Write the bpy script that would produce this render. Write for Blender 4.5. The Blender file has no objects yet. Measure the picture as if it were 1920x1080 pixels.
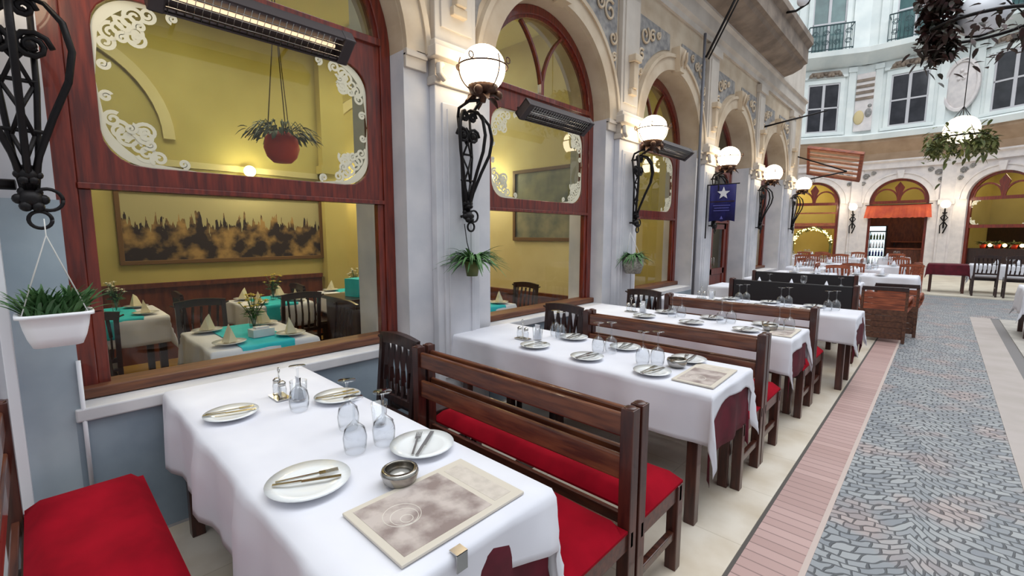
import bpy, math, random
from mathutils import Vector, Matrix
from math import sin, cos, pi, radians, sqrt, atan2
random.seed(7)
S = bpy.context.scene
COL = S.collection
# ------------------------------------------------------------------ camera
F_PX = 851.0; CAM_H = 1.6
def _cam():
    Y = Vector((810., 100., -F_PX)).normalized()
    X = -Vector((-906., 103., -F_PX)).normalized()
    X = (X - Y * X.dot(Y)).normalized()
    Z = X.cross(Y)
    R = Matrix((X, Y, Z))                    # world = R @ camera axes
    cd = bpy.data.cameras.new('camera'); co = bpy.data.objects.new('camera', cd); COL.objects.link(co)
    cd.sensor_width = 36; cd.lens = 36 * F_PX / 1920; cd.clip_start = .02; cd.clip_end = 200
    co.matrix_world = Matrix.Translation((0, 0, CAM_H)) @ R.to_4x4()
    S.camera = co
_cam()
# ------------------------------------------------------------------ light and exposure
S.view_settings.view_transform = 'Standard'; S.view_settings.look = 'None'
S.view_settings.gamma = 1; S.view_settings.use_curve_mapping = False
S.view_settings.exposure = 0.0
W = bpy.data.worlds.new('sky'); S.world = W; W.use_nodes = True
nt = W.node_tree; nt.nodes.clear()
o_ = nt.nodes.new('ShaderNodeOutputWorld'); b_ = nt.nodes.new('ShaderNodeBackground')
tc_ = nt.nodes.new('ShaderNodeTexCoord'); sx_ = nt.nodes.new('ShaderNodeSeparateXYZ'); cr_ = nt.nodes.new('ShaderNodeValToRGB')
cr_.color_ramp.elements[0].position = 0.0; cr_.color_ramp.elements[0].color = (.33, .36, .40, 1)
cr_.color_ramp.elements[1].position = 0.75; cr_.color_ramp.elements[1].color = (.92, .97, 1.0, 1)
nt.links.new(tc_.outputs['Generated'], sx_.inputs[0]); nt.links.new(sx_.outputs['Z'], cr_.inputs[0])
nt.links.new(cr_.outputs[0], b_.inputs['Color']); b_.inputs['Strength'].default_value = 0.95
nt.links.new(b_.outputs[0], o_.inputs['Surface'])
def area(name, loc, rot, sx, sy, power, col):
    l = bpy.data.lights.new(name, 'AREA'); l.shape = 'RECTANGLE'; l.size = sx; l.size_y = sy; l.energy = power; l.color = col
    o = bpy.data.objects.new(name, l); COL.objects.link(o); o.location = loc; o.rotation_euler = rot; return o
# daylight through the glass roof high over the passage
area('roof_daylight', (1.0, 10.5, 13.8), (0, radians(6), 0), 6, 33, 2300, (.93, .97, 1))
# ------------------------------------------------------------------ materials
MATS = {}
def hexc(r, g, b):
    f = lambda c: ((c / 255) / 12.92 if c / 255 <= .04045 else (((c / 255) + .055) / 1.055) ** 2.4)
    return (f(r), f(g), f(b), 1)
def mat(name, rgb, rough=.6, metal=0, rgb2=None, scale=8, stretch=(1, 1, 1), bump=0, spec=.5, coat=0, detail=4, lo=.35, hi=.65, sheen=0):
    if name in MATS: return MATS[name]
    m = bpy.data.materials.new(name); m.use_nodes = True; n = m.node_tree; p = n.nodes['Principled BSDF']
    p.inputs['Roughness'].default_value = rough; p.inputs['Metallic'].default_value = metal
    p.inputs['Specular IOR Level'].default_value = spec; p.inputs['Coat Weight'].default_value = coat
    p.inputs['Sheen Weight'].default_value = sheen
    p.inputs['Base Color'].default_value = hexc(*rgb)
    if rgb2 or bump:
        tc = n.nodes.new('ShaderNodeTexCoord'); mp = n.nodes.new('ShaderNodeMapping'); nz = n.nodes.new('ShaderNodeTexNoise')
        mp.inputs['Scale'].default_value = stretch; nz.inputs['Scale'].default_value = scale; nz.inputs['Detail'].default_value = detail
        n.links.new(tc.outputs['Object'], mp.inputs[0]); n.links.new(mp.outputs[0], nz.inputs['Vector'])
        if rgb2:
            cr = n.nodes.new('ShaderNodeValToRGB'); cr.color_ramp.elements[0].position = lo; cr.color_ramp.elements[1].position = hi
            cr.color_ramp.elements[0].color = hexc(*rgb); cr.color_ramp.elements[1].color = hexc(*rgb2)
            n.links.new(nz.outputs['Fac'], cr.inputs[0]); n.links.new(cr.outputs[0], p.inputs['Base Color'])
        if bump:
            bp = n.nodes.new('ShaderNodeBump'); bp.inputs['Strength'].default_value = bump; bp.inputs['Distance'].default_value = .01
            n.links.new(nz.outputs['Fac'], bp.inputs['Height']); n.links.new(bp.outputs[0], p.inputs['Normal'])
    MATS[name] = m; return m
def emit(name, rgb, strength):
    m = bpy.data.materials.new(name); m.use_nodes = True; p = m.node_tree.nodes['Principled BSDF']
    p.inputs['Base Color'].default_value = hexc(*rgb); p.inputs['Emission Color'].default_value = hexc(*rgb)
    p.inputs['Emission Strength'].default_value = strength; MATS[name] = m; return m
def glassm(name, tint, refl=1.0, ior=1.45, rough=0.0):
    m = bpy.data.materials.new(name); m.use_nodes = True; n = m.node_tree; n.nodes.clear()
    o = n.nodes.new('ShaderNodeOutputMaterial'); mx = n.nodes.new('ShaderNodeMixShader'); t = n.nodes.new('ShaderNodeBsdfTransparent')
    g = n.nodes.new('ShaderNodeBsdfGlossy'); fr = n.nodes.new('ShaderNodeFresnel'); fr.inputs['IOR'].default_value = ior
    mu = n.nodes.new('ShaderNodeMath'); mu.operation = 'MULTIPLY'; mu.inputs[1].default_value = refl; mu.use_clamp = True
    t.inputs[0].default_value = (*tint, 1); g.inputs['Roughness'].default_value = rough
    n.links.new(fr.outputs[0], mu.inputs[0]); ge = n.nodes.new('ShaderNodeNewGeometry'); m2 = n.nodes.new('ShaderNodeMath'); m2.operation = 'SUBTRACT'; m2.use_clamp = True
    n.links.new(mu.outputs[0], m2.inputs[0]); n.links.new(ge.outputs['Backfacing'], m2.inputs[1])
    n.links.new(m2.outputs[0], mx.inputs[0]); n.links.new(t.outputs[0], mx.inputs[1])
    n.links.new(g.outputs[0], mx.inputs[2]); n.links.new(mx.outputs[0], o.inputs[0]); MATS[name] = m; return m
M_STUCCO = mat('painted_stucco', (205, 196, 186), .75, rgb2=(186, 176, 166), scale=2.2, bump=.12, detail=8)
M_BLUEG = mat('shaded_blue_grey_paint', (146, 160, 172), .7, rgb2=(120, 134, 148), scale=2.5, bump=.1, detail=8)  # darker copy of the pier's blue-grey, with the shade under the sills painted in
M_STUCCO_C = mat('cool_stucco', (214, 212, 216), .7, rgb2=(192, 193, 200), scale=2.5, bump=.1, detail=8)
M_ARCH = mat('arch_stucco', (206, 190, 168), .75, rgb2=(186, 166, 142), scale=3, bump=.12, detail=8)
M_CORN = mat('weathered_cornice', (146, 130, 116), .8, rgb2=(112, 98, 88), scale=3.5, bump=.3, detail=8)
M_FRESCO = mat('blue_grey_relief', (160, 156, 152), .8, rgb2=(118, 116, 118), scale=11, bump=.5, detail=6)
M_PALE = mat('pale_blue_stucco', (226, 230, 228), .75, rgb2=(208, 215, 215), scale=1.4, bump=.1, detail=8)
M_PALE_S = mat('pale_grey_stone', (222, 214, 212), .75, rgb2=(206, 199, 199), scale=5, bump=.2, detail=8)
M_TAN = mat('lamplit_tan_soffit', (176, 150, 126), .8, rgb2=(156, 130, 106), scale=2, bump=.1)  # tan carries the soffit's shade and the warm lamp light from below
M_MAHOG = mat('mahogany', (126, 44, 26), .32, rgb2=(84, 26, 18), scale=5, stretch=(9, 9, .8), coat=.4, bump=.05)
M_SILL = mat('worn_sill_wood', (120, 74, 48), .5, rgb2=(84, 48, 34), scale=4, stretch=(.8, 9, 9), bump=.1)
M_WOOD = mat('bench_wood', (86, 46, 32), .36, rgb2=(52, 26, 20), scale=5, stretch=(1, 8, 8), bump=.08, coat=.25)
M_RAIL = mat('highlight_rail_wood', (116, 68, 44), .34, rgb2=(72, 38, 28), scale=5, stretch=(1, 8, 8), bump=.08, coat=.3)  # lighter tone paints the lamp highlight onto the bench rails
M_WOODV = mat('bench_wood_upright', (78, 38, 28), .36, rgb2=(48, 22, 18), scale=5, stretch=(8, 8, 1), bump=.08, coat=.25)
M_DARK = mat('dark_chair_wood', (50, 26, 22), .4, rgb2=(34, 17, 16), scale=6, stretch=(6, 6, 1), coat=.2)
M_TAWNY = mat('tawny_wood', (172, 92, 60), .5, rgb2=(112, 56, 38), scale=6, stretch=(1, 8, 8))
M_BROWN = mat('brown_rattan', (104, 66, 46), .6, rgb2=(74, 44, 32), scale=30, bump=.4)
M_RED = mat('red_cushion', (150, 8, 30), .95, rgb2=(128, 5, 24), scale=6, bump=.15, spec=.12)
M_BURG = mat('burgundy_cloth', (98, 10, 34), .85, rgb2=(76, 8, 26), scale=9, bump=.2)
M_CLOTH = mat('white_cloth', (225, 225, 233), .85, rgb2=(217, 217, 226), scale=3.5, bump=.5, detail=2)
M_TURQ = mat('turquoise_cloth', (40, 196, 208), .8, rgb2=(30, 182, 196), scale=9)
M_NAPK = mat('cream_napkin', (226, 216, 186), .85)
M_CHINA = mat('white_china', (234, 236, 237), .12, coat=.5)
M_STEEL = mat('steel', (196, 194, 190), .18, metal=1)
M_CHROME = mat('worn_steel_bowl', (170, 166, 160), .22, metal=1)
M_HOUS = mat('heater_housing', (70, 64, 66), .45, metal=.6)
M_REFL = mat('heater_reflector', (112, 106, 106), .4, metal=1)
M_IRON = mat('wrought_iron', (24, 20, 22), .5, metal=.5, bump=.3, scale=30)
M_BRONZE = mat('bronze_cup', (92, 62, 44), .5, metal=.5, rgb2=(60, 38, 28), scale=30)
M_LEAF = mat('leaf_green', (56, 96, 50), .6, rgb2=(92, 130, 78), scale=7, lo=.4, hi=.6)
M_LEAFD = mat('dark_leaf', (30, 36, 22), .6, rgb2=(66, 34, 34), scale=9)
M_LEAFG = mat('olive_leaf', (74, 88, 44), .6, rgb2=(112, 112, 58), scale=8)
M_PLAST = mat('white_plastic', (244, 244, 248), .4)
M_WICK = mat('grey_wicker', (170, 166, 156), .7, rgb2=(120, 118, 108), scale=50, bump=.5)
M_TERRA = mat('red_terracotta', (232, 66, 30), .5, rgb2=(214, 56, 26), scale=6)
M_STRING = mat('white_string', (226, 224, 220), .8)
M_ROPE = mat('brown_rope', (110, 92, 50), .8)
M_YELL = mat('yellow_plaster', (198, 182, 112), .8, rgb2=(184, 168, 98), scale=1.2, bump=.08)
M_YELLP = mat('pale_yellow_plaster', (222, 208, 158), .8, rgb2=(208, 192, 140), scale=1.5)
M_CEIL = mat('cream_ceiling', (222, 210, 150), .8)
M_DADO = mat('dado_wood', (112, 56, 32), .45, rgb2=(84, 38, 24), scale=5, stretch=(4, 4, 1))
M_TILE_IN = mat('inner_floor', (170, 136, 72), .25, rgb2=(146, 112, 58), scale=3)
M_GILT = mat('picture_frame_wood', (110, 78, 38), .45)
M_BLUE = mat('navy_banner', (34, 34, 110), .75, rgb2=(24, 22, 82), scale=5)
M_WHITEP = mat('white_paint', (226, 226, 232), .6)
M_GREYF = mat('grey_window_frame', (190, 188, 192), .6)
M_DGLASS = mat('dark_pane', (36, 36, 42), .12, rgb2=(56, 56, 62), scale=2)
M_GRNG = mat('teal_pane', (84, 116, 116), .15, rgb2=(56, 84, 86), scale=1.4)
M_BALC = mat('balcony_iron', (58, 78, 82), .5, metal=.4)
M_ORNG = mat('orange_valance', (196, 84, 44), .7, rgb2=(170, 62, 38), scale=4)
M_BLACK = mat('black_leather', (26, 24, 28), .5)
M_PAPER = mat('menu_border', (206, 197, 184), .6)
M_LACE = mat('white_etching', (226, 222, 200), .7)
M_STONE = mat('white_sill_stone', (214, 212, 214), .6, rgb2=(196, 196, 200), scale=5)
M_YFLOW = mat('yellow_petals', (222, 198, 92), .6)
M_WFLOW = mat('white_petals', (232, 226, 206), .6)
M_SALMON = mat('salmon_brick_kerb', (196, 160, 150), .7)
M_GLOBE = emit('opal_globe', (255, 236, 200), 10)
M_GLOBEF = emit('opal_globe_far', (255, 240, 210), 2.6)
M_OPAL = mat('unlit_opal_globe', (238, 240, 248), .3)
M_FIL = emit('heater_element', (255, 222, 180), 1.1)
M_BULB = emit('warm_bulb', (255, 226, 160), 9)
M_PANEL = emit('added_ceiling_panel', (255, 236, 190), 2.2)
M_FAIRY = emit('fairy_lights', (255, 222, 140), 5)
M_COOLL = emit('fridge_light', (210, 235, 240), 2.2)
M_GLASS = glassm('clear_glass', (.97, .985, .98), .8)
M_GLASSU = glassm('tinted_upper_glass', (.80, .84, .80), 1.7)
M_TABG = glassm('table_glass', (.955, .965, .975), 2.4, ior=1.5, rough=.03)

def floor_marble():
    m = bpy.data.materials.new('cream_marble'); m.use_nodes = True; n = m.node_tree; p = n.nodes['Principled BSDF']
    tc = n.nodes.new('ShaderNodeTexCoord'); nz = n.nodes.new('ShaderNodeTexNoise'); nz.inputs['Scale'].default_value = 2.6; nz.inputs['Detail'].default_value = 8
    cr = n.nodes.new('ShaderNodeValToRGB'); cr.color_ramp.elements[0].color = hexc(196, 180, 158); cr.color_ramp.elements[1].color = hexc(222, 212, 198)
    cr.color_ramp.elements[0].position = .3; cr.color_ramp.elements[1].position = .6
    br = n.nodes.new('ShaderNodeTexBrick'); br.offset = 0; br.inputs['Scale'].default_value = 1; br.inputs['Brick Width'].default_value = .6; br.inputs['Row Height'].default_value = .6
    br.inputs['Mortar Size'].default_value = .004; br.inputs['Color1'].default_value = (1, 1, 1, 1); br.inputs['Color2'].default_value = (.96, .955, .95, 1); br.inputs['Mortar'].default_value = (.82, .8, .77, 1)
    mx = n.nodes.new('ShaderNodeMixRGB'); mx.blend_type = 'MULTIPLY'; mx.inputs[0].default_value = 1
    n.links.new(tc.outputs['Object'], nz.inputs['Vector']); n.links.new(nz.outputs['Fac'], cr.inputs[0]); n.links.new(tc.outputs['Object'], br.inputs['Vector'])
    n.links.new(cr.outputs[0], mx.inputs[1]); n.links.new(br.outputs['Color'], mx.inputs[2]); n.links.new(mx.outputs[0], p.inputs['Base Color'])
    p.inputs['Roughness'].default_value = .35; return m
def cobbles():
    m = bpy.data.materials.new('fan_cobbles'); m.use_nodes = True; n = m.node_tree; p = n.nodes['Principled BSDF']
    N = n.nodes.new; L = n.links.new
    def mth(op, a, b=None, c=None):
        k = N('ShaderNodeMath'); k.operation = op
        for i, v in enumerate((a, b, c)):
            if v is None: continue
            if isinstance(v, (int, float)): k.inputs[i].default_value = v
            else: L(v, k.inputs[i])
        return k.outputs[0]
    tc = N('ShaderNodeTexCoord'); sp = N('ShaderNodeSeparateXYZ')
    nz0 = N('ShaderNodeTexNoise'); nz0.inputs['Scale'].default_value = 5; L(tc.outputs['Object'], nz0.inputs['Vector'])
    wob = mth('MULTIPLY', mth('SUBTRACT', nz0.outputs['Fac'], .5), .13)
    L(tc.outputs['Object'], sp.inputs[0])
    per = .68
    xm = mth('MULTIPLY', mth('SUBTRACT', mth('FRACT', mth('DIVIDE', sp.outputs['X'], per)), .5), per)
    yy = mth('ADD', mth('ADD', sp.outputs['Y'], wob), mth('SQRT', mth('SUBTRACT', .16, mth('MULTIPLY', xm, xm))))
    xx = mth('ADD', sp.outputs['X'], wob)
    cb = N('ShaderNodeCombineXYZ'); L(xx, cb.inputs[0]); L(yy, cb.inputs[1])
    br = N('ShaderNodeTexBrick'); br.inputs['Scale'].default_value = 1; br.inputs['Brick Width'].default_value = .078; br.inputs['Row Height'].default_value = .058
    br.inputs['Mortar Size'].default_value = .0065; br.inputs['Mortar Smooth'].default_value = .5
    br.inputs['Color1'].default_value = hexc(160, 162, 164); br.inputs['Color2'].default_value = hexc(130, 134, 140); br.inputs['Mortar'].default_value = hexc(84, 86, 90)
    L(cb.outputs[0], br.inputs['Vector'])
    nz = N('ShaderNodeTexNoise'); nz.inputs['Scale'].default_value = 2.2; nz.inputs['Detail'].default_value = 2; L(tc.outputs['Object'], nz.inputs['Vector'])
    cr = N('ShaderNodeValToRGB'); cr.color_ramp.elements[0].position = .52; cr.color_ramp.elements[1].position = .66
    cr.color_ramp.elements[0].color = (1, 1, 1, 1); cr.color_ramp.elements[1].color = (1.25, 1.0, .93, 1)
    L(nz.outputs['Fac'], cr.inputs[0])
    mx = N('ShaderNodeMixRGB'); mx.blend_type = 'MULTIPLY'; mx.inputs[0].default_value = 1; L(br.outputs['Color'], mx.inputs[1]); L(cr.outputs[0], mx.inputs[2])
    L(mx.outputs[0], p.inputs['Base Color'])
    bp = N('ShaderNodeBump'); bp.inputs['Strength'].default_value = .6; bp.inputs['Distance'].default_value = .02; bp.invert = True
    L(br.outputs['Fac'], bp.inputs['Height']); L(bp.outputs[0], p.inputs['Normal']); p.inputs['Roughness'].default_value = .55
    return m
def brickstrip():
    m = bpy.data.materials.new('salmon_bricks'); m.use_nodes = True; n = m.node_tree; p = n.nodes['Principled BSDF']
    tc = n.nodes.new('ShaderNodeTexCoord'); br = n.nodes.new('ShaderNodeTexBrick'); br.offset = 0
    br.inputs['Scale'].default_value = 1; br.inputs['Brick Width'].default_value = .3; br.inputs['Row Height'].default_value = .075; br.inputs['Mortar Size'].default_value = .004
    br.inputs['Color1'].default_value = hexc(192, 160, 154); br.inputs['Color2'].default_value = hexc(174, 142, 136); br.inputs['Mortar'].default_value = hexc(138, 112, 108)
    mp = n.nodes.new('ShaderNodeMapping'); mp.inputs['Location'].default_value = (.63 + .3, 0, 0)
    n.links.new(tc.outputs['Object'], mp.inputs[0]); n.links.new(mp.outputs[0], br.inputs['Vector']); n.links.new(br.outputs['Color'], p.inputs['Base Color'])
    p.inputs['Roughness'].default_value = .5; return m
def landscape():
    m = bpy.data.materials.new('sepia_landscape'); m.use_nodes = True; n = m.node_tree; p = n.nodes['Principled BSDF']; N = n.nodes.new; L = n.links.new
    tc = N('ShaderNodeTexCoord'); sp = N('ShaderNodeSeparateXYZ'); L(tc.outputs['Object'], sp.inputs[0])
    mp = N('ShaderNodeMapping'); mp.inputs['Scale'].default_value = (2.2, 1, .25); L(tc.outputs['Object'], mp.inputs[0])
    n1 = N('ShaderNodeTexNoise'); n1.inputs['Scale'].default_value = 2.6; n1.inputs['Detail'].default_value = 6; L(mp.outputs[0], n1.inputs['Vector'])
    n2 = N('ShaderNodeTexNoise'); n2.inputs['Scale'].default_value = 4.2; n2.inputs['Detail'].default_value = 6; L(tc.outputs['Object'], n2.inputs['Vector'])
    def mth(op, a, b):
        k = N('ShaderNodeMath'); k.operation = op
        for i, v in enumerate((a, b)):
            if isinstance(v, (int, float)): k.inputs[i].default_value = v
            else: L(v, k.inputs[i])
        return k.outputs[0]
    mp2 = N('ShaderNodeMapping'); mp2.inputs['Scale'].default_value = (15, 1, 2); L(tc.outputs['Object'], mp2.inputs[0])
    n3 = N('ShaderNodeTexNoise'); n3.inputs['Scale'].default_value = 1.6; n3.inputs['Detail'].default_value = 3; L(mp2.outputs[0], n3.inputs['Vector'])
    h = mth('ADD', mth('ADD', mth('MULTIPLY', mth('SUBTRACT', n1.outputs['Fac'], .5), .5), mth('MULTIPLY', mth('SUBTRACT', n3.outputs['Fac'], .5), .7)), .06)
    sky = mth('GREATER_THAN', sp.outputs['Z'], h)
    cg = N('ShaderNodeValToRGB'); e = cg.color_ramp.elements
    e[0].position = .46; e[0].color = hexc(42, 28, 26); e[1].position = .64; e[1].color = hexc(170, 134, 78)
    L(n2.outputs['Fac'], cg.inputs[0])
    mx = N('ShaderNodeMixRGB'); L(sky, mx.inputs[0]); L(cg.outputs[0], mx.inputs[1]); mx.inputs[2].default_value = hexc(176, 166, 122)
    L(mx.outputs[0], p.inputs['Base Color']); p.inputs['Roughness'].default_value = .7; return m
def streetscape():
    return mat('dim_townscape', (146, 142, 118), .5, rgb2=(92, 98, 92), scale=3.5, detail=6)
def menuprint():
    return mat('sepia_print', (192, 180, 174), .6, rgb2=(138, 122, 118), scale=11, detail=5, lo=.4, hi=.62)
M_MARBLE = floor_marble(); M_COB = cobbles(); M_BRICK = brickstrip(); M_LAND = landscape(); M_TOWN = streetscape(); M_MENU = menuprint()

# ------------------------------------------------------------------ mesh helpers
class MB:
    def __init__(s): s.v = []; s.f = []; s.m = []; s.sm = []
    def add(s, vs, fs, mi=0, smooth=False):
        o = len(s.v); s.v += [tuple(v) for v in vs]
        for f in fs: s.f.append(tuple(i + o for i in f)); s.m.append(mi); s.sm.append(smooth)
        return s
    def box(s, x0, x1, y0, y1, z0, z1, mi=0, M=None):
        vs = [Vector((x, y, z)) for x in (x0, x1) for y in (y0, y1) for z in (z0, z1)]
        if M: vs = [M @ v for v in vs]
        return s.add(vs, [(0, 1, 3, 2), (4, 6, 7, 5), (0, 4, 5, 1), (2, 3, 7, 6), (0, 2, 6, 4), (1, 5, 7, 3)], mi)
    def bar(s, a, b, w, h, mi=0):
        a = Vector(a); b = Vector(b); d = (b - a); l = d.length
        q = d.to_track_quat('X', 'Z').to_matrix().to_4x4()
        return s.box(0, l, -w / 2, w / 2, -h / 2, h / 2, mi, Matrix.Translation(a) @ q)
    def tube(s, pts, r, seg=8, mi=0, cap=True):
        pts = [Vector(p) for p in pts]; n = len(pts); rs = r if isinstance(r, (list, tuple)) else [r] * n
        vs = []; up = Vector((0, 0, 1))
        t0 = (pts[1] - pts[0]).normalized()
        nrm = t0.cross(up); nrm = nrm.normalized() if nrm.length > .01 else Vector((1, 0, 0))
        for i in range(n):
            t = (pts[min(i + 1, n - 1)] - pts[max(i - 1, 0)])
            t = t.normalized() if t.length > 1e-9 else t0
            nrm = (nrm - t * nrm.dot(t)); nrm = nrm.normalized() if nrm.length > 1e-6 else t.orthogonal().normalized()
            bi = t.cross(nrm)
            for k in range(seg):
                a = 2 * pi * k / seg; vs.append(pts[i] + (nrm * cos(a) + bi * sin(a)) * rs[i])
        fs = [(i * seg + k, i * seg + (k + 1) % seg, (i + 1) * seg + (k + 1) % seg, (i + 1) * seg + k) for i in range(n - 1) for k in range(seg)]
        if cap: fs += [tuple(range(seg))[::-1], tuple((n - 1) * seg + k for k in range(seg))]
        return s.add(vs, fs, mi, True)
    def lathe(s, prof, seg=24, c=(0, 0, 0), mi=0, smooth=True):
        c = Vector(c); vs = []; n = len(prof)
        for r, z in prof:
            for k in range(seg): a = 2 * pi * k / seg; vs.append(c + Vector((r * cos(a), r * sin(a), z)))
        fs = [(i * seg + k, i * seg + (k + 1) % seg, (i + 1) * seg + (k + 1) % seg, (i + 1) * seg + k) for i in range(n - 1) for k in range(seg)]
        if prof[0][0] > 1e-5: fs.append(tuple(range(seg))[::-1])
        if prof[-1][0] > 1e-5: fs.append(tuple((n - 1) * seg + k for k in range(seg)))
        return s.add(vs, fs, mi, smooth)
    def sphere(s, c, r, seg=20, rings=12, mi=0, sc=(1, 1, 1)):
        c = Vector(c); vs = []
        for i in range(rings + 1):
            a = pi * i / rings
            for k in range(seg): b = 2 * pi * k / seg; vs.append(c + Vector((r * sc[0] * sin(a) * cos(b), r * sc[1] * sin(a) * sin(b), r * sc[2] * cos(a))))
        fs = [(i * seg + k, (i + 1) * seg + k, (i + 1) * seg + (k + 1) % seg, i * seg + (k + 1) % seg) for i in range(rings) for k in range(seg)]
        return s.add(vs, fs, mi, True)
    def prism(s, poly, d0, d1, mi=0):
        """poly in (u,z), extruded along local y from d0 to d1"""
        n = len(poly); vs = [(u, d0, z) for u, z in poly] + [(u, d1, z) for u, z in poly]
        fs = [tuple(range(n)), tuple(range(n, 2 * n))[::-1]] + [(i, i + n, (i + 1) % n + n, (i + 1) % n) for i in range(n)]
        return s.add(vs, fs, mi)
    def ribbon(s, A, B, d0, d1, closed=True, mi=0):
        """solid between two matching outlines A and B (u,z), depth d0..d1"""
        n = len(A); vs = [(u, d0, z) for u, z in A] + [(u, d0, z) for u, z in B] + [(u, d1, z) for u, z in A] + [(u, d1, z) for u, z in B]
        fs = []
        for i in range(n if closed else n - 1):
            j = (i + 1) % n
            fs += [(i, j, n + j, n + i), (2 * n + i, 3 * n + i, 3 * n + j, 2 * n + j), (i, 2 * n + i, 2 * n + j, j), (n + i, n + j, 3 * n + j, 3 * n + i)]
        if not closed: fs += [(0, n, 3 * n, 2 * n), (n - 1, 3 * n - 1, 4 * n - 1, 2 * n - 1)]
        return s.add(vs, fs, mi)
    def leaf(s, a, d, L, w, droop=.5, seg=5, mi=0):
        a = Vector(a); d = Vector(d).normalized(); side = d.cross(Vector((0, 0, 1)))
        side = side.normalized() if side.length > .05 else Vector((1, 0, 0))
        vs = []
        for i in range(seg + 1):
            t = i / seg; c = a + d * L * t + Vector((0, 0, -droop * L * t * t)); ww = w * (sin(pi * min(1, t * .85 + .12)) ** .8)
            vs += [c - side * ww / 2, c + Vector((0, 0, -ww * .18)), c + side * ww / 2]
        fs = []
        for i in range(seg): b = i * 3; fs += [(b, b + 1, b + 4, b + 3), (b + 1, b + 2, b + 5, b + 4)]
        return s.add(vs, fs, mi, True)
    def build(s, name, mats, parent=None, loc=None, rz=0, bevel=0, kind=None):
        me = bpy.data.meshes.new(name); me.from_pydata(s.v, [], s.f)
        for m in (mats if isinstance(mats, (list, tuple)) else [mats]): me.materials.append(m)
        me.polygons.foreach_set('material_index', s.m); me.polygons.foreach_set('use_smooth', s.sm); me.update()
        o = bpy.data.objects.new(name, me); COL.objects.link(o)
        if parent: o.parent = parent
        if loc is not None: o.location = loc
        o.rotation_euler = (0, 0, rz)
        if bevel:
            b = o.modifiers.new('edge', 'BEVEL'); b.width = bevel; b.segments = 2; b.limit_method = 'ANGLE'
        if kind: o['kind'] = kind
        return o
def tag(o, label, cat, group=None, kind=None):
    o['label'] = label; o['category'] = cat
    if group: o['group'] = group
    if kind: o['kind'] = kind
    return o
def thing(name, label=None, cat=None, loc=(0, 0, 0), rz=0, group=None, kind=None):
    o = bpy.data.objects.new(name, None); COL.objects.link(o); o.location = loc; o.rotation_euler = (0, 0, rz); o.empty_display_size = .1
    if label: o['label'] = label
    if cat: o['category'] = cat
    if group: o['group'] = group
    if kind: o['kind'] = kind
    return o
def dup(root, loc, rz=None, label=None, group=None, sc=None):
    def cp(o, par):
        c = o.copy(); COL.objects.link(c)
        if par: c.parent = par
        for ch in kids[o.name]: cp(ch, c)
        return c
    kids = {}
    def walk(o):
        kids[o.name] = list(o.children)
        for c in o.children: walk(c)
    walk(root)
    r = cp(root, None); r.location = loc
    if rz is not None: r.rotation_euler = (0, 0, rz)
    if label: r['label'] = label
    if group: r['group'] = group
    if sc: r.scale = sc
    return r
RL = pi / 2         # rotation of things on the left facade: local x = along it, local y = into it
XF = -2.95          # facade plane
XW = -3.12          # window frame plane

def rays(inner, outer, angs):
    return [inner(a) for a in angs], [outer(a) for a in angs]
def rect_ray(c, a, u0, u1, z0, z1):
    du, dz = cos(a), sin(a); t = 1e9
    if du > 1e-9: t = min(t, (u1 - c[0]) / du)
    if du < -1e-9: t = min(t, (u0 - c[0]) / du)
    if dz > 1e-9: t = min(t, (z1 - c[1]) / dz)
    if dz < -1e-9: t = min(t, (z0 - c[1]) / dz)
    return (c[0] + du * t, c[1] + dz * t)
def angset(c, pts, n=72):
    s = {round(2 * pi * i / n, 5) for i in range(n)}
    for p in pts: s.add(round(atan2(p[1] - c[1], p[0] - c[0]) % (2 * pi), 5))
    return sorted(s)
HW = .935; SPR = 2.92; SILL = .80; R = HW
def arch_inner(hw, sill, spr):
    def f(a):
        if sin(a) >= 0: return (hw * cos(a), spr + hw * sin(a))
        return rect_ray((0, spr), a, -hw, hw, sill, spr + hw)
    return f
def spider_plant(loc, n, L, w, label, pot, name='hanging_plant', sd=1, dr=.7, mlf=M_LEAF):
    t = thing(name, label, 'plant', loc); rnd = random.Random(sd)
    m = MB()
    for i in range(n):
        a = rnd.uniform(0, 2 * pi); e = rnd.uniform(.1, 1.5); m.leaf((.02 * cos(a), .02 * sin(a), 0), (cos(a), sin(a), e), L * rnd.uniform(.55, 1.1), w * rnd.uniform(.7, 1.2), dr * rnd.uniform(.5, 1.3) * (1 + e * .4), 7)
    m.build('leaves', mlf, t); return t
def bay_wall(name, u0, u1, H, mats, loc, rz, sill=SILL, th=.5, hw=HW):
    c = (0, SPR); inn = arch_inner(hw, sill, SPR); out = lambda a: rect_ray(c, a, u0, u1, 0 if sill > 0 else -.001, H)
    A = angset(c, [(u0, 0), (u1, 0), (u0, H), (u1, H), (-hw, sill), (hw, sill)], 96)
    i, o = rays(inn, out, A); mb = MB(); mb.ribbon(o, i, 0, th)
    if isinstance(mats, (list, tuple)):
        n_ = len(A)
        for q_ in range(len(mb.f)):
            mb.m[q_] = 1 if sin(A[min(q_ // 4, n_ - 1)]) >= 0 else 0
    return mb.build(name, mats, None, loc, rz, kind='structure')
def arc_pts(r, cz, n=32, a0=0, a1=pi, cu=0): return [(cu + r * cos(a0 + (a1 - a0) * k / n), cz + r * sin(a0 + (a1 - a0) * k / n)) for k in range(n + 1)]
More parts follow.
